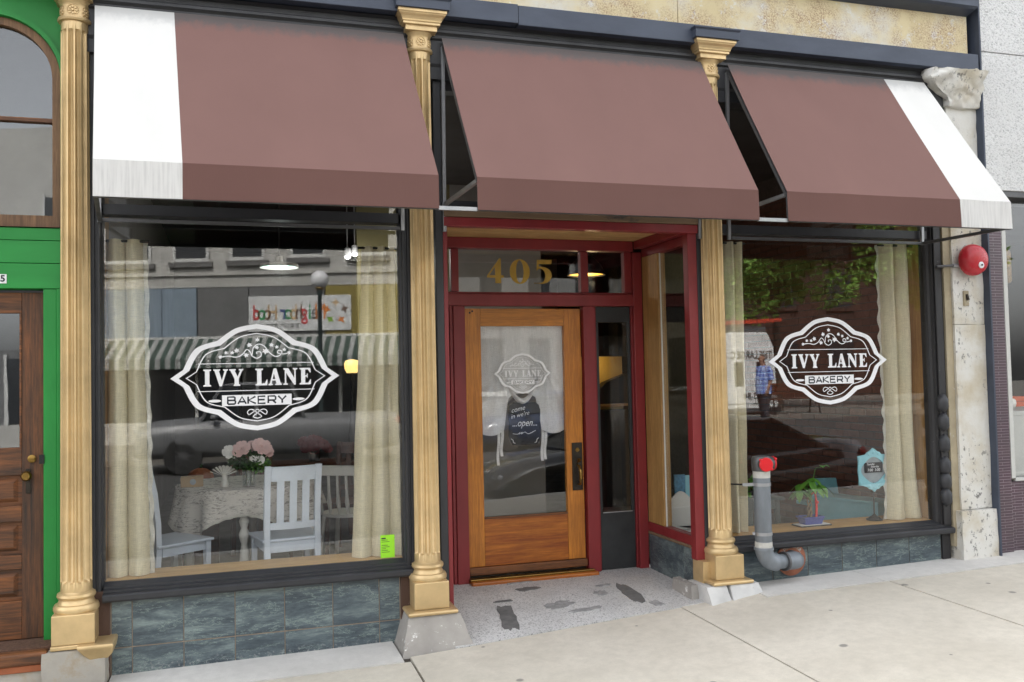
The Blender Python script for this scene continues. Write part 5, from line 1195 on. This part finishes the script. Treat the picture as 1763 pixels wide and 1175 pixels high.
for k, (x, y, z) in enumerate(((-.128, 3.0, 2.912), (-.05, 3.05, 2.945), (.47, 2.2, 2.8))):
    s_ = empty('spot_lamp', (x, y, z), ('lower', 'upper', 'single')[k] + (' of the two white spot lamps beside the right curtain of the left window' if k < 2 else ' white spot lamp seen in the left transom glass of the entrance'), 'spot lamp', 'white spot lamps')
    MB().lathe([(.032, 0), (.034, .01), (.03, .08), (.012, .09)], (x, y, z), 16).build('can', ALU, s_, smooth=40); MB().ball((x, y, z - .002), (.027, .027, .022), 12, 8).build('bulb', GLOWW, s_, smooth=60); MB().tube([(x, y, z + .09), (x, y, 3.75)], .006, 6).build('stem', ALU, s_)
    point(s_, (x, y - .05, z - .05), 5, (1, .96, .9))
wl = empty('wall_lamp', (-.10, 3.0, 1.78), 'amber glass table lamp glowing beside the right curtain of the left window', 'lamp')
MB().lathe([(.02, .13), (.06, .12), (.075, .09), (.07, .04), (.05, .0)], (-.10, 3.0, 1.78), 20).build('shade', GLOWO, wl, smooth=50); MB().lathe([(.02, 0), (.015, -.2), (.05, -.81), (.09, -.83)], (-.10, 3.0, 1.78), 14).build('base', IRON, wl, smooth=50)
# lit kitchen hatch behind the right sidelight
kh = empty('kitchen_hatch', (2.7, 4.0, 1.3), 'amber lit kitchen hatch seen through the right sidelight', 'hatch')
YW = std('yellow_wall', (.62, .42, .12), .7, 0, .05, 3)
B('hatch_wall', YW, kh, (2.55, 3.2, 4.0, 4.03, 1.30, 2.0), bevel=0); B('hatch_shelf', PINE, kh, (2.55, 3.2, 3.80, 3.999, 1.34, 1.37)); B('hatch_hood', IRON, kh, (2.5, 3.25, 3.7, 4.0, 1.92, 2.15)); B('cabinet', IRON, kh, (2.5, 3.25, 3.75, 4.05, IZ, 1.299))
MB().prism([(2.66, 1.371), (3.2, 1.371), (3.2, 1.72), (2.92, 1.62)], 'y', 3.84, 3.98).build('dark_panel', IRON, kh)
point(kh, (2.8, 3.8, 1.86), 2, (1, .7, .3), .03)

# ------------------------------------------------------------------ the street behind the camera (seen in the window glass)
G0 = .103
def rray(px, py, g=G0):
    d = FV + RV * ((px - 881.5) / 1550) - UV * ((py - 587.5) / 1550)
    return Vector((CAM.x, 2 * g - CAM.y, CAM.z)), Vector((d.x, -d.y, d.z))
def rY(px, py, Yr, g=G0):
    c, d = rray(px, py, g); return c + d * ((Yr - c.y) / d.y)
AA = R(17); UA = Vector((math.cos(AA), math.sin(AA), 0)); NA = Vector((-math.sin(AA), math.cos(AA), 0)); OA = Vector((0, -20, 0))
def rA_(px, py):
    c, d = rray(px, py); t = (OA - c).dot(NA) / d.dot(NA); p = c + d * t; return (p - OA).dot(UA), p.z
MA = Matrix(((UA.x, -NA.x, 0, OA.x), (UA.y, -NA.y, 0, OA.y), (0, 0, 1, 0), (0, 0, 0, 1)))   # local (s, depth into the building, z)
def BA(name, mat, parent, *boxes, **k):
    for b in boxes:
        mb = MB(); mb.T = MA; mb.box(*b); o = mb.build(name, mat, parent, **k)
    return o
PBRICK = std('painted_brick', (.46, .45, .42), .85, 0, .1, 3, 50, .4, .01)
PANB = std('blue_grey_panel', (.22, .28, .34), .5, 0, .1, 2); DPAN = std('dark_grey_panel', (.14, .14, .14), .7, 0, .1, 2); YEL = std('yellow_render', (.26, .205, .045), .7, 0, .1, 2)
DGLASS = std('dark_window_glass', (.02, .022, .025), .15, 0, .1, 2, bstr=0); LTRIM = std('pale_trim', (.55, .55, .53), .6, 0, .05, 4)
ob = empty('thrift_store_building', (0, -20, .1), 'pale painted brick store across the street, mirrored in the left window', 'building')
s0, _ = rA_(60, 500); s1, _ = rA_(760, 500); _, zsh = rA_(420, 494)
BA('wall', PBRICK, ob, (s0 - 4, s1, 0, 8, zsh, 9), bevel=0)
for a, b, py in ((176, 264, 458), (296, 363, 454), (394, 459, 451), (498, 564, 446), (600, 668, 443), (70, 140, 462)):
    xa, zs_ = rA_(a, py); xb, _ = rA_(b, py)
    wd = BA('window', DGLASS, ob, (xa + .12, xb - .12, -.02, .05, zs_ + .12, zs_ + 2.0))
    BA('window_frame', LTRIM, ob, (xa + .04, xa + .12, -.06, .02, zs_ + .02, zs_ + 2.08), (xb - .12, xb - .04, -.06, .02, zs_ + .02, zs_ + 2.08), (xa + .12, xb - .12, -.06, .02, zs_ + .02, zs_ + .12))
    BA('window_sill', std('sill_stone', (.16, .155, .15), .8) if 'sill_stone' not in MATS else MATS['sill_stone'], ob, (xa - .06, xb + .06, -.12, .0, zs_ - .13, zs_ + .015))
BA('string_course', PBRICK, ob, (s0, s1, -.07, -.001, zsh + .33, zsh + .43))
for a, b, m_ in ((40, 178, PANB), (179, 222, PANB), (223, 279, PANB), (280, 339, PANB), (341, 428, DPAN), (430, 559, DPAN), (561, 790, YEL)):
    xa, _ = rA_(a, 520); xb, _ = rA_(b, 520); BA('fascia_panel', m_, ob, (xa, xb, -.04, .3, 2.75, zsh - .02))
BA('shopfront', DPAN, ob, (s0 - 4, s1, .35, 8, .0, 2.74))
for k in range(9):
    xa = s0 - 1 + k * 1.35; BA('shop_window', DGLASS, ob, (xa + .06, xa + 1.25, .30, .349, .65, 2.5)); BA('mullion', LTRIM, ob, (xa - .04, xa + .05, .27, .345, .1, 2.6))
BA('stall_riser', PBRICK, ob, (s0 - 4, s1, .25, .349, .0, .62))
# striped awning
sa = empty('striped_awning', (0, -19.2, 2), 'green and white striped awning across the street, mirrored in the left window', 'awning')
GRS = std('green_stripe', (.05, .08, .065), .8, 0, .1, 3); WHS = std('white_stripe_cloth', (.30, .31, .30), .8, 0, .05, 3)
st0, zt_ = rA_(150, 640); st1, zt2 = rA_(720, 590); k = 0; x = st0
while x < st1:
    z1, z0 = 2.95, 2.35
    mb = MB(); mb.T = MA; mb.loft([[(x, -.02, z1), (x + .135, -.02, z1), (x + .135, -.05, z1 + .01), (x, -.05, z1 + .01)], [(x, -.75, z0 + .02), (x + .135, -.75, z0 + .02), (x + .135, -.78, z0 + .03), (x, -.78, z0 + .03)], [(x, -.76, z0 - .25), (x + .135, -.76, z0 - .25), (x + .135, -.78, z0 - .25), (x, -.78, z0 - .25)]])
    mb.build('stripe', GRS if k % 2 else WHS, sa); x += .137; k += 1
BA('awning_rail', LTRIM, sa, (st0, st1, -.08, -.03, 2.93, 3.0))
# banner sign
bs_ = empty('store_banner', (0, -19.9, 3), 'white banner reading Neighbor Hood in coloured letters, mirrored in the left window', 'banner')
xa, zb_ = rA_(430, 572); xb, zt_ = rA_(605, 508); BA('banner', std('banner_white', (.62, .63, .62), .6, 0, .03, 4), bs_, (xa, xb, -.09, -.05, zb_, zt_))
def MS(s, z): # text matrix on the building face, readable from the street
    p = OA + UA * s + NA * .095; return Matrix(((-UA.x, 0, NA.x, p.x), (-UA.y, 0, NA.y, p.y), (0, 1, 0, z), (0, 0, 0, 1)))
cols = {c: std('sign_' + c, v, .6, 0, .02, 3, bstr=0) for c, v in dict(red=(.5, .03, .03), green=(.03, .25, .09), blue=(.04, .06, .2), brown=(.16, .09, .06), tan=(.55, .38, .2), orange=(.65, .2, .03), grey=(.12, .12, .12), lime=(.2, .38, .03)).items()}
wS = xb - xa; hS = zt_ - zb_
for k, (ch_, cl_) in enumerate(zip('Neighbor Hood', ['orange', 'grey', 'green', 'red', 'brown', 'tan', 'green', 'blue', None, 'tan', 'brown', 'green', 'red'])):
    if cl_: text('letter', ch_, .60, cols[cl_], bs_, MS(xb - wS * (.30 + .052 * k), zb_ + hS * .52), sx=.72, bold=.008)
for k, ch_ in enumerate('THRIFT STORE'):
    if ch_ != ' ': text('letter', ch_, .20, cols['grey'], bs_, MS(xb - wS * (.52 + .031 * k), zb_ + hS * .13))
for k in range(5):
    a = math.pi / 2 + k * 2 * math.pi / 5; c_ = ['tan', 'brown', 'orange', 'lime', 'orange'][k]
    px_, pz_ = xb - wS * .15 - .26 * math.cos(a), zb_ + hS * .52 + .26 * math.sin(a)
    star = [(r_ * math.cos(a + q * math.pi / 4), r_ * math.sin(a + q * math.pi / 4)) for q, r_ in ((0, .13), (1, .05), (2, .12), (3, .05), (4, .13), (5, .05), (6, .12), (7, .05))]
    flat_mesh('emblem_figure', [star], cols[c_], bs_, MS(px_, pz_))
# street lamp
lp = rY(550, 482, -15); lz = zr(lp.x, -15)
sl_ = empty('street_lamp', (lp.x, -15, lz + .1), 'dark street lamp with white globe across the street, mirrored in the left window', 'street lamp')
MB().lathe([(.16, 0), (.15, .12), (.09, .2), (.085, .5), (.065, .55), (.05, 1.2), (.045, lp.z - lz - .45), (.07, lp.z - lz - .42), (.07, lp.z - lz - .36), (.04, lp.z - lz - .33)], (lp.x, -15, lz + .1), 16).build('pole', DGREEN, sl_, smooth=40)
MB().ball((lp.x, -15, lp.z), .21, 24, 16).build('globe', std('white_globe', (.75, .75, .76), .35, 0, .02, 4, bstr=0), sl_, smooth=60); MB().lathe([(.07, 0), (.11, .04), (.10, .07)], (lp.x, -15, lp.z - .24), 16).build('globe_holder', BRASS, sl_, smooth=40)
# other buildings along the far side
BRB = std('far_brown_brick', (.06, .026, .018), .9, 0, .25, 3, 40, .4, .01)
def simple_building(name, label, x0, x1, y0, y1, h, mat, nx, nz, z0=0):
    b_ = empty(name, ((x0 + x1) / 2, y0, 0), label, 'building'); B('wall', mat, b_, (x0, x1, y1, y0, -.5, h), bevel=0); w_ = (x1 - x0) / nx
    B('cornice', LTRIM, b_, (x0 - .2, x1 + .2, y0 - .1, y0 + .35, h - .5, h), bevel=0)
    for i in range(nx):
        for j in range(nz):
            xa_ = x0 + (i + .28) * w_; za = z0 + .9 + j * 3.3
            f_ = B('window', DGLASS, b_, (xa_, xa_ + w_ * .44, y0 - .05, y0 + .03, za, za + 1.8), bevel=0); B('window_sill', LTRIM if mat is not BRB else BRB, f_, (xa_ - .1, xa_ + w_ * .44 + .1, y0 - .02, y0 + .12, za - .15, za - .001), bevel=0)
    return b_
simple_building('grey_building', 'tall grey rendered building across the street, mirrored in the door glass', 4.6, 11.5, -21.5, -30, 9.5, std('grey_render', (.20, .20, .195), .85, 0, .1, 2), 4, 2, .3)
simple_building('brown_brick_building', 'brown brick building behind the street tree, mirrored in the right window', 12.5, 34, -30, -40, 11, BRB, 7, 3, .4)
simple_building('tan_building', 'tan stone building far left across the street, mirrored in the old arched window', -24, -9.5, -22.5, -31, 8.5, std('tan_far_stone', (.20, .18, .15), .85, 0, .1, 2), 5, 2, .3)

# vehicles
def wheel(mb_root, c, r, wdt, mat_r):
    w_ = empty('wheel'); w_.parent = mb_root; w_.location = c
    MB().loft([[(rr * math.cos(a), yy, rr * math.sin(a)) for a in [i * math.pi / 14 for i in range(28)]] for rr, yy in ((r * .62, -wdt / 2), (r * .95, -wdt / 2), (r, -wdt * .3), (r, wdt * .3), (r * .95, wdt / 2), (r * .62, wdt / 2))]).build('tyre', RUBBER, w_, smooth=40, local=True)
    for s in (-1, 1):
        MB().loft([[(rr * math.cos(a), yy, rr * math.sin(a)) for a in [i * math.pi / 12 for i in range(24)]] for rr, yy in ((r * .64, s * wdt * .52), (r * .58, s * wdt * .50), (r * .2, s * wdt * .42), (.02, s * wdt * .5))]).build('rim', IRON, w_, smooth=40, local=True)
        for k in range(10):
            a = k * .6283; MB().bar((0, s * wdt * .5, 0), (r * .6 * math.cos(a), s * wdt * .51, r * .6 * math.sin(a)), .03, .02, (0, 1, 0)).build('spoke', DALU, w_, local=True)
def vehicle(name, label, stations, roof, paint, wr, wx, tailx, cat='car'):
    """stations (x, zdeck, halfwidth, zbottom); roof (xb0, xr0, xr1, xb1, zbelt, zroof, hw); front at x=0"""
    v_ = empty(name, (0, 0, 0), label, cat)
    def ring(x, z, w_, zb): return [(x, -w_ * .86, zb), (x, -w_, zb + .14), (x, -w_ * 1.01, (z + zb) / 2 + .08), (x, -w_ * .96, z - .09), (x, -w_ * .84, z), (x, 0, z + .025), (x, w_ * .84, z), (x, w_ * .96, z - .09), (x, w_ * 1.01, (z + zb) / 2 + .08), (x, w_, zb + .14), (x, w_ * .86, zb)]
    MB().loft([ring(*s_) for s_ in stations]).build('body', paint, v_, smooth=50, local=True)
    b0, r0, r1, b1, zb, zt, hw = roof
    def gr(x0, x1, z, w_): return [(x0, -w_, z), (x0 + (x1 - x0) * .33, -w_ * 1.02, z), (x0 + (x1 - x0) * .66, -w_ * 1.02, z), (x1, -w_, z), (x1, w_, z), (x0 + (x1 - x0) * .66, w_ * 1.02, z), (x0 + (x1 - x0) * .33, w_ * 1.02, z), (x0, w_, z)]
    MB().loft([gr(b0, b1, zb, hw * .9), gr(b0 + (r0 - b0) * .9, b1 + (r1 - b1) * .9, zt - .06, hw * .76)]).build('glasshouse', DGLASS, v_, smooth=30, local=True)
    MB().loft([gr(r0 - .12, r1 + .14, zt - .062, hw * .765), gr(r0 + .05, r1 - .05, zt - .02, hw * .72), gr(r0 + .25, r1 - .25, zt, hw * .6)]).build('roof', paint, v_, smooth=50, local=True)
    for s in (-1, 1):
        for xa_, xb_ in ((b0, r0 - .08), ((b0 + b1) / 2 + .05, (r0 + r1) / 2 + .02), (b1, r1 + .1)): MB().bar((xa_, s * hw * .905, zb), (xb_, s * hw * .775, zt - .05), .07, .05).build('pillar', paint, v_, local=True)
        x0, z0_, w0, _ = stations[1]; MB().ball((x0 + .12, s * w0 * .72, z0_ - .08), (.2, .16, .075), 12, 8).build('headlight', std('headlight_lens', (.6, .62, .65), .1, .3) if 'headlight_lens' not in MATS else MATS['headlight_lens'], v_, smooth=60, local=True)
        MB().ball((tailx, s * stations[-2][2] * .82, stations[-2][1] - .16), (.12, .17, .11), 12, 8).build('taillight', std('tail_lens', (.35, .01, .015), .15) if 'tail_lens' not in MATS else MATS['tail_lens'], v_, smooth=60, local=True)
        MB().ball((b0 + .25, s * (hw + .09), zb + .05), (.08, .1, .07), 10, 6).build('mirror', paint, v_, smooth=60, local=True)
        for x in wx: wheel(v_, (x, s * (stations[3][2] - .11), wr), wr, .21, ALU)
    return v_
BLKC = std('black_car_paint', (.012, .012, .014), .12, 0, .05, 2, bstr=0); BLKC.node_tree.nodes['Principled BSDF'].inputs['Coat Weight'].default_value = 1
SILV = std('grey_car_paint', (.16, .163, .17), .4, .1, .05, 2, bstr=0)
car = vehicle('black_car', 'black sedan parked at the kerb, mirrored in the right window and door glass', [(0, .52, .62, .25), (.1, .66, .78, .2), (.5, .80, .88, .18), (1.2, .90, .92, .18), (2.2, .95, .93, .18), (3.7, 1.0, .93, .18), (4.35, 1.08, .90, .2), (4.78, 1.04, .84, .25), (4.92, .78, .74, .3)], (1.15, 1.95, 3.25, 4.25, .93, 1.45, .92), BLKC, .33, (.95, 3.85), 4.78)
car.location = (2.42, -5.42, -.335)
jeep = vehicle('grey_pickup', 'grey pickup parked across the street, mirrored in the left window', [(0, .7, .75, .4), (.08, .95, .86, .35), (.4, 1.05, .92, .33), (1.3, 1.1, .94, .33), (2.5, 1.12, .95, .33), (3.6, 1.12, .95, .33), (4.9, 1.12, .95, .35), (5.3, 1.12, .93, .4), (5.36, .8, .9, .45)], (1.3, 1.8, 3.0, 3.35, 1.1, 1.85, .93), SILV, .38, (.95, 4.2), 5.3, 'pickup')
jeep.location = (-3.1, -14.3, -.14)
blu = vehicle('blue_car', 'dark blue car parked across the street, mirrored in the door glass', [(0, .52, .62, .25), (.1, .66, .78, .2), (.5, .80, .88, .18), (1.2, .90, .9, .18), (2.2, .95, .91, .18), (3.5, 1.0, .91, .18), (4.1, 1.05, .88, .2), (4.5, 1.0, .84, .25), (4.6, .78, .74, .3)], (1.1, 1.8, 3.0, 3.9, .93, 1.45, .9), std('dark_blue_car_paint', (.02, .035, .08), .15, 0, .05, 2, bstr=0), .33, (.9, 3.6), 4.5)
blu.location = (4.4, -14.4, -.14)
# white van, rear towards the shop
vn = empty('white_van', (13.3, -19, .15), 'white step van with orange ladder seen from the rear, mirrored in the right window', 'van')
VW = std('van_white', (.78, .78, .77), .4, 0, .05, 2); VX0, VX1, VY = 12.25, 14.15, -17.0; VZ = .12
prf = [(VX0 + .05, VZ + .45), (VX1 - .05, VZ + .45), (VX1, VZ + .6), (VX1 - .1, VZ + 2.3), (VX1 - .3, VZ + 2.72), (VX0 + .3, VZ + 2.72), (VX0 + .1, VZ + 2.3), (VX0, VZ + .6)]
MB().prism(prf, 'y', VY - 5, VY).build('body', VW, vn, bevel=.05)
xm = (VX0 + VX1) / 2
for s in (-1, 1):
    a, b = sorted((xm + s * .01, xm + s * .80)); dd = B('rear_door', VW, vn, (a, b, VY, VY + .03, VZ + .65, VZ + 2.25), bevel=.02)
    a2, b2 = sorted((xm + s * .22, xm + s * .52)); B('door_window', DGLASS, dd, (a2, b2, VY + .031, VY + .04, VZ + 1.15, VZ + 1.85), bevel=.05)
    B('rear_light', MATS['tail_lens'], vn, (xm + s * .86 - .04, xm + s * .86 + .04, VY + .0, VY + .03, VZ + .9, VZ + 1.15))
    for y in (VY - .9, VY - 4.0): wheel(vn, tuple(Vector((xm + s * .78, y, VZ + .36)) - Vector((13.3, -19, .15))), .36, .22, GREYB)
for ch_ in list(vn.children):
    if ch_.name.startswith('wheel'): ch_.rotation_euler = (0, 0, math.pi / 2)
B('rear_bumper', DALU, vn, (VX0, VX1, VY, VY + .14, VZ + .38, VZ + .52), bevel=.03)
MV = lambda x, z: Matrix(((-1, 0, 0, x), (0, 0, 1, VY + .045), (0, 1, 0, z), (0, 0, 0, 1)))
text('lettering', 'THE LARGE C', .30, cols['grey'], vn, MV(xm + .05, VZ + 2.05), sx=.75, bold=.006); text('lettering', '263-84', .26, cols['grey'], vn, MV(xm + .1, VZ + .86), sx=.9, bold=.006)
ld = empty('ladder', (13.2, -17.4, VZ + 2.75), 'orange ladder lying across the roof of the white van', 'ladder'); ORG = std('orange_fibreglass', (.62, .07, .03), .5, 0, .1, 5)
la, lb = Vector((12.0, -17.3, VZ + 2.98)), Vector((14.6, -17.9, VZ + 3.12)); lt_ = (lb - la).normalized(); ls_ = Vector((0, 0, 1)).cross(lt_)
for o_ in (0, .38): MB().bar(la + ls_ * o_, lb + ls_ * o_, .04, .11).build('ladder_rail', ORG, ld)
for k in range(8): q = la + lt_ * (.2 + k * .31); MB().tube([q, q + ls_ * .38], .02, 8).build('rung', ALU, ld)
for y in (-17.2, -18.6): B('roof_rack', DALU, vn, (VX0 + .25, VX1 - .25, y - .03, y + .03, VZ + 2.72, VZ + 2.9))

# street trees
BARK = std('bark', (.09, .07, .055), .9, 0, .3, 8, 30, .6, .02)
TLEAF = std('tree_leaf', (.24, .45, .06), .6, 0, .3, 3, bstr=0)
def tree(loc, label, h, r, seed, n=5200):
    t = empty('street_tree', loc, label, 'tree', 'street trees'); g = random.Random(seed); x, y, z = loc
    mb = MB(); mb.tube([(x, y, z), (x + .05, y, z + h * .25), (x - .05, y + .05, z + h * .5), (x, y, z + h * .85)], [.17, .13, .1, .03], 10)
    tips = []
    for k in range(9):
        a = k * 2.4 + g.uniform(-.3, .3); z0 = z + h * g.uniform(.42, .62); e = Vector((x + math.cos(a) * r * g.uniform(.55, .9), y + math.sin(a) * r * g.uniform(.55, .9), z0 + h * g.uniform(.12, .38))); md_ = Vector((x, y, z0)).lerp(e, .5) + Vector((0, 0, .2)); mb.tube([(x, y, z0), md_, e], [.07, .045, .015], 7); tips += [e, md_]
    mb.build('trunk', BARK, t, smooth=60)
    mb = MB()
    for k in range(26):
        c = g.choice(tips) + Vector((g.gauss(0, r * .25), g.gauss(0, r * .25), g.gauss(0, h * .08))); q = g.uniform(.45, .95); leaves(mb, c, (q * 1.15, q * 1.15, q * .8), n // 26, .19, seed * 100 + k)
    mb.build('crown', TLEAF, t, fix=False); return t
tree((15.4, -18.9, .3), 'leafy green street tree behind the white van, mirrored in the right window', 7.4, 3.0, 11, 13000)
tree((19.4, -18.6, .45), 'leafy green street tree right of the white van, mirrored in the right window', 7.6, 3.0, 12, 8000)
tree((13.0, -21.8, .2), 'leafy green street tree left of the white van, mirrored in the right window', 7.2, 2.6, 13)
# bench
bq = rY(1425, 722, -15); bz = zr(bq.x, -16) + .13
be = empty('bench', (bq.x, -16.6, bz), 'dark slatted iron bench across the street, mirrored in the right window', 'bench')
for k in range(4): B('seat_slat', BROWNW, be, (bq.x - .9, bq.x + .9, -16.8 + k * .11, -16.71 + k * .11, bz + .43, bz + .46))
for k in range(3): B('back_slat', BROWNW, be, (bq.x - .9, bq.x + .9, -16.88 - k * .02, -16.85 - k * .02, bz + .55 + k * .12, bz + .64 + k * .12))
for x in (-.75, .75):
    MB().tube([(bq.x + x, -16.35, bz), (bq.x + x, -16.42, bz + .43), (bq.x + x, -16.82, bz + .43), (bq.x + x, -16.93, bz + .9)], .025, 8).build('frame', IRON, be); MB().tube([(bq.x + x, -16.85, bz), (bq.x + x, -16.78, bz + .43)], .025, 8).build('leg', IRON, be)

# man in the street
mq = rY(1314, 640, -13.2); MX, MY = mq.x, -13.2; MZ = zr(MX, MY) + .02
man = empty('person', (MX, MY, MZ), 'man in a blue plaid short-sleeved shirt and dark trousers, mirrored in the right window', 'person')
SKIN = std('skin', (.45, .24, .16), .6, 0, .1, 9, bstr=0); TROU = std('dark_trousers', (.035, .038, .05), .8, 0, .1, 9); HAIR = std('grey_hair', (.42, .41, .40), .8, 0, .2, 60)
def plaid():
    mt, t, b = newmat('blue_plaid'); c = None; p = pos(t, obj=True); sx = N(t, 'ShaderNodeSeparateXYZ'); t.links.new(p, sx.inputs[0]); out = None
    for ax, f in (('X', 62), ('Z', 62), ('Y', 62)):
        m_ = N(t, 'ShaderNodeMath', operation='MULTIPLY'); m_.inputs[1].default_value = f; t.links.new(sx.outputs[ax], m_.inputs[0]); s_ = N(t, 'ShaderNodeMath', operation='SINE'); t.links.new(m_.outputs[0], s_.inputs[0])
        cc = ramp(t, s_.outputs[0], [(.1, (0,) * 3), (.6, (.45,) * 3)])
        out = cc if out is None else mixc(t, 1, out, cc, 'ADD')
    t.links.new(mixc(t, out, (.06, .15, .55), (.50, .60, .85)), b.inputs['Base Color']); b.inputs['Roughness'].default_value = .8; return mt
PLAID = plaid()
def ell(c, rx, ry, n=14): return [(c[0] + rx * math.cos(2 * math.pi * i / n), c[1] + ry * math.sin(2 * math.pi * i / n), c[2]) for i in range(n)]
# faces -X: x = front/back, y = side/side
bodyme = bpy.data.meshes.new('body')
J = [((0, 0, .98), .13), ((0, 0, 1.2), .13), ((.0, 0, 1.42), .12), ((-.01, 0, 1.53), .055), ((-.03, 0, 1.60), .06), ((-.035, 0, 1.70), .088), ((-.03, 0, 1.78), .055),
     ((.01, .19, 1.45), .062), ((.05, .235, 1.17), .047), ((-.03, .22, .93), .035), ((.01, -.19, 1.45), .062), ((.05, -.235, 1.17), .047), ((-.03, -.22, .93), .035),
     ((0, .09, .92), .095), ((-.04, .10, .50), .062), ((.01, .105, .09), .045), ((-.12, .11, .04), .04), ((0, -.09, .92), .095), ((.02, -.10, .50), .062), ((.06, -.105, .09), .045), ((-.07, -.11, .04), .04)]
E_J = [(0, 1), (1, 2), (2, 3), (3, 4), (4, 5), (5, 6), (2, 7), (7, 8), (8, 9), (2, 10), (10, 11), (11, 12), (0, 13), (13, 14), (14, 15), (15, 16), (0, 17), (17, 18), (18, 19), (19, 20)]
bodyme.from_pydata([j[0] for j in J], E_J, []); bodyme.materials.append(SKIN)
bo = bpy.data.objects.new('body', bodyme); col.objects.link(bo); bo.parent = man
sm = bo.modifiers.new('skin', 'SKIN')
for i, (p, r_) in enumerate(J):
    bodyme.skin_vertices[0].data[i].radius = (r_, r_); bodyme.skin_vertices[0].data[i].use_root = (i == 0)
sm.use_smooth_shade = True; bo.modifiers.new('sub', 'SUBSURF').levels = 2; bo.modifiers['sub'].render_levels = 2
MB().loft([ell((.0, 0, .84), .175, .225), ell((.0, 0, 1.0), .185, .22), ell((-.01, 0, 1.15), .18, .215), ell((0, 0, 1.32), .155, .225), ell((.01, 0, 1.45), .125, .22), ell((0, 0, 1.53), .075, .10)]).build('shirt', PLAID, man, smooth=60, local=True)
for s in (-1, 1):
    MB().tube([(0, s * .17, 1.48), (.03, s * .215, 1.38), (.05, s * .24, 1.18)], [.085, .085, .078], 12).build('sleeve', PLAID, man, smooth=60, local=True)
    k = .02 if s < 0 else -.04; MB().tube([(0, s * .09, .95), (0, s * .095, .75), (k, s * .10, .50), (k + .05, s * .105, .07)], [.125, .115, .09, .08], 12).build('trouser_leg', TROU, man, smooth=60, local=True)
    MB().ball((k - .02, s * .108, .045), (.14, .055, .05), 12, 8).build('shoe', RUBBER, man, smooth=60, local=True)
    hand = [(-.03, s * .22, .93), (-.05, s * .215, .86)]
    MB().tube(hand, [.034, .04], 10).build('palm', SKIN, man, smooth=60, local=True)
    for f in range(4): MB().tube([(-.075 + f * .02, s * .215, .86), (-.085 + f * .02, s * .205, .815 - .008 * (f in (1, 2))), (-.08 + f * .02, s * .19, .79)], [.010, .009, .008], 7).build('finger', SKIN, man, smooth=60, local=True)
    MB().tube([(-.075, s * .215, .90), (-.105, s * .205, .87), (-.11, s * .195, .845)], [.011, .010, .008], 7).build('thumb', SKIN, man, smooth=60, local=True)
    MB().ball((-.02, s * .092, 1.69), (.022, .012, .034), 8, 6).build('ear', SKIN, man, smooth=60, local=True)
    MB().ball((-.115, s * .035, 1.712), (.010, .014, .010), 8, 6).build('eye', RUBBER, man, smooth=60, local=True)
MB().loft([[(-.11, -.012, 1.715), (-.11, .012, 1.715), (-.09, 0, 1.72)], [(-.148, -.016, 1.672), (-.148, .016, 1.672), (-.11, 0, 1.665)]]).build('nose', SKIN, man, local=True)
B('mouth', DRED, man, (-.126, -.11, -.024, .024, 1.634, 1.641), bevel=.002, local=True)
mb = MB(); mb.ball((-.012, 0, 1.725), (.100, .092, .088), 16, 10); mb.f = [f for f in mb.f if sum(mb.v[i][0] * .75 + (1.715 - mb.v[i][2]) * -.2 for i in f) / len(f) > .0]; mb.build('hair', HAIR, man, smooth=60, local=True, fix=False, solid=.006)
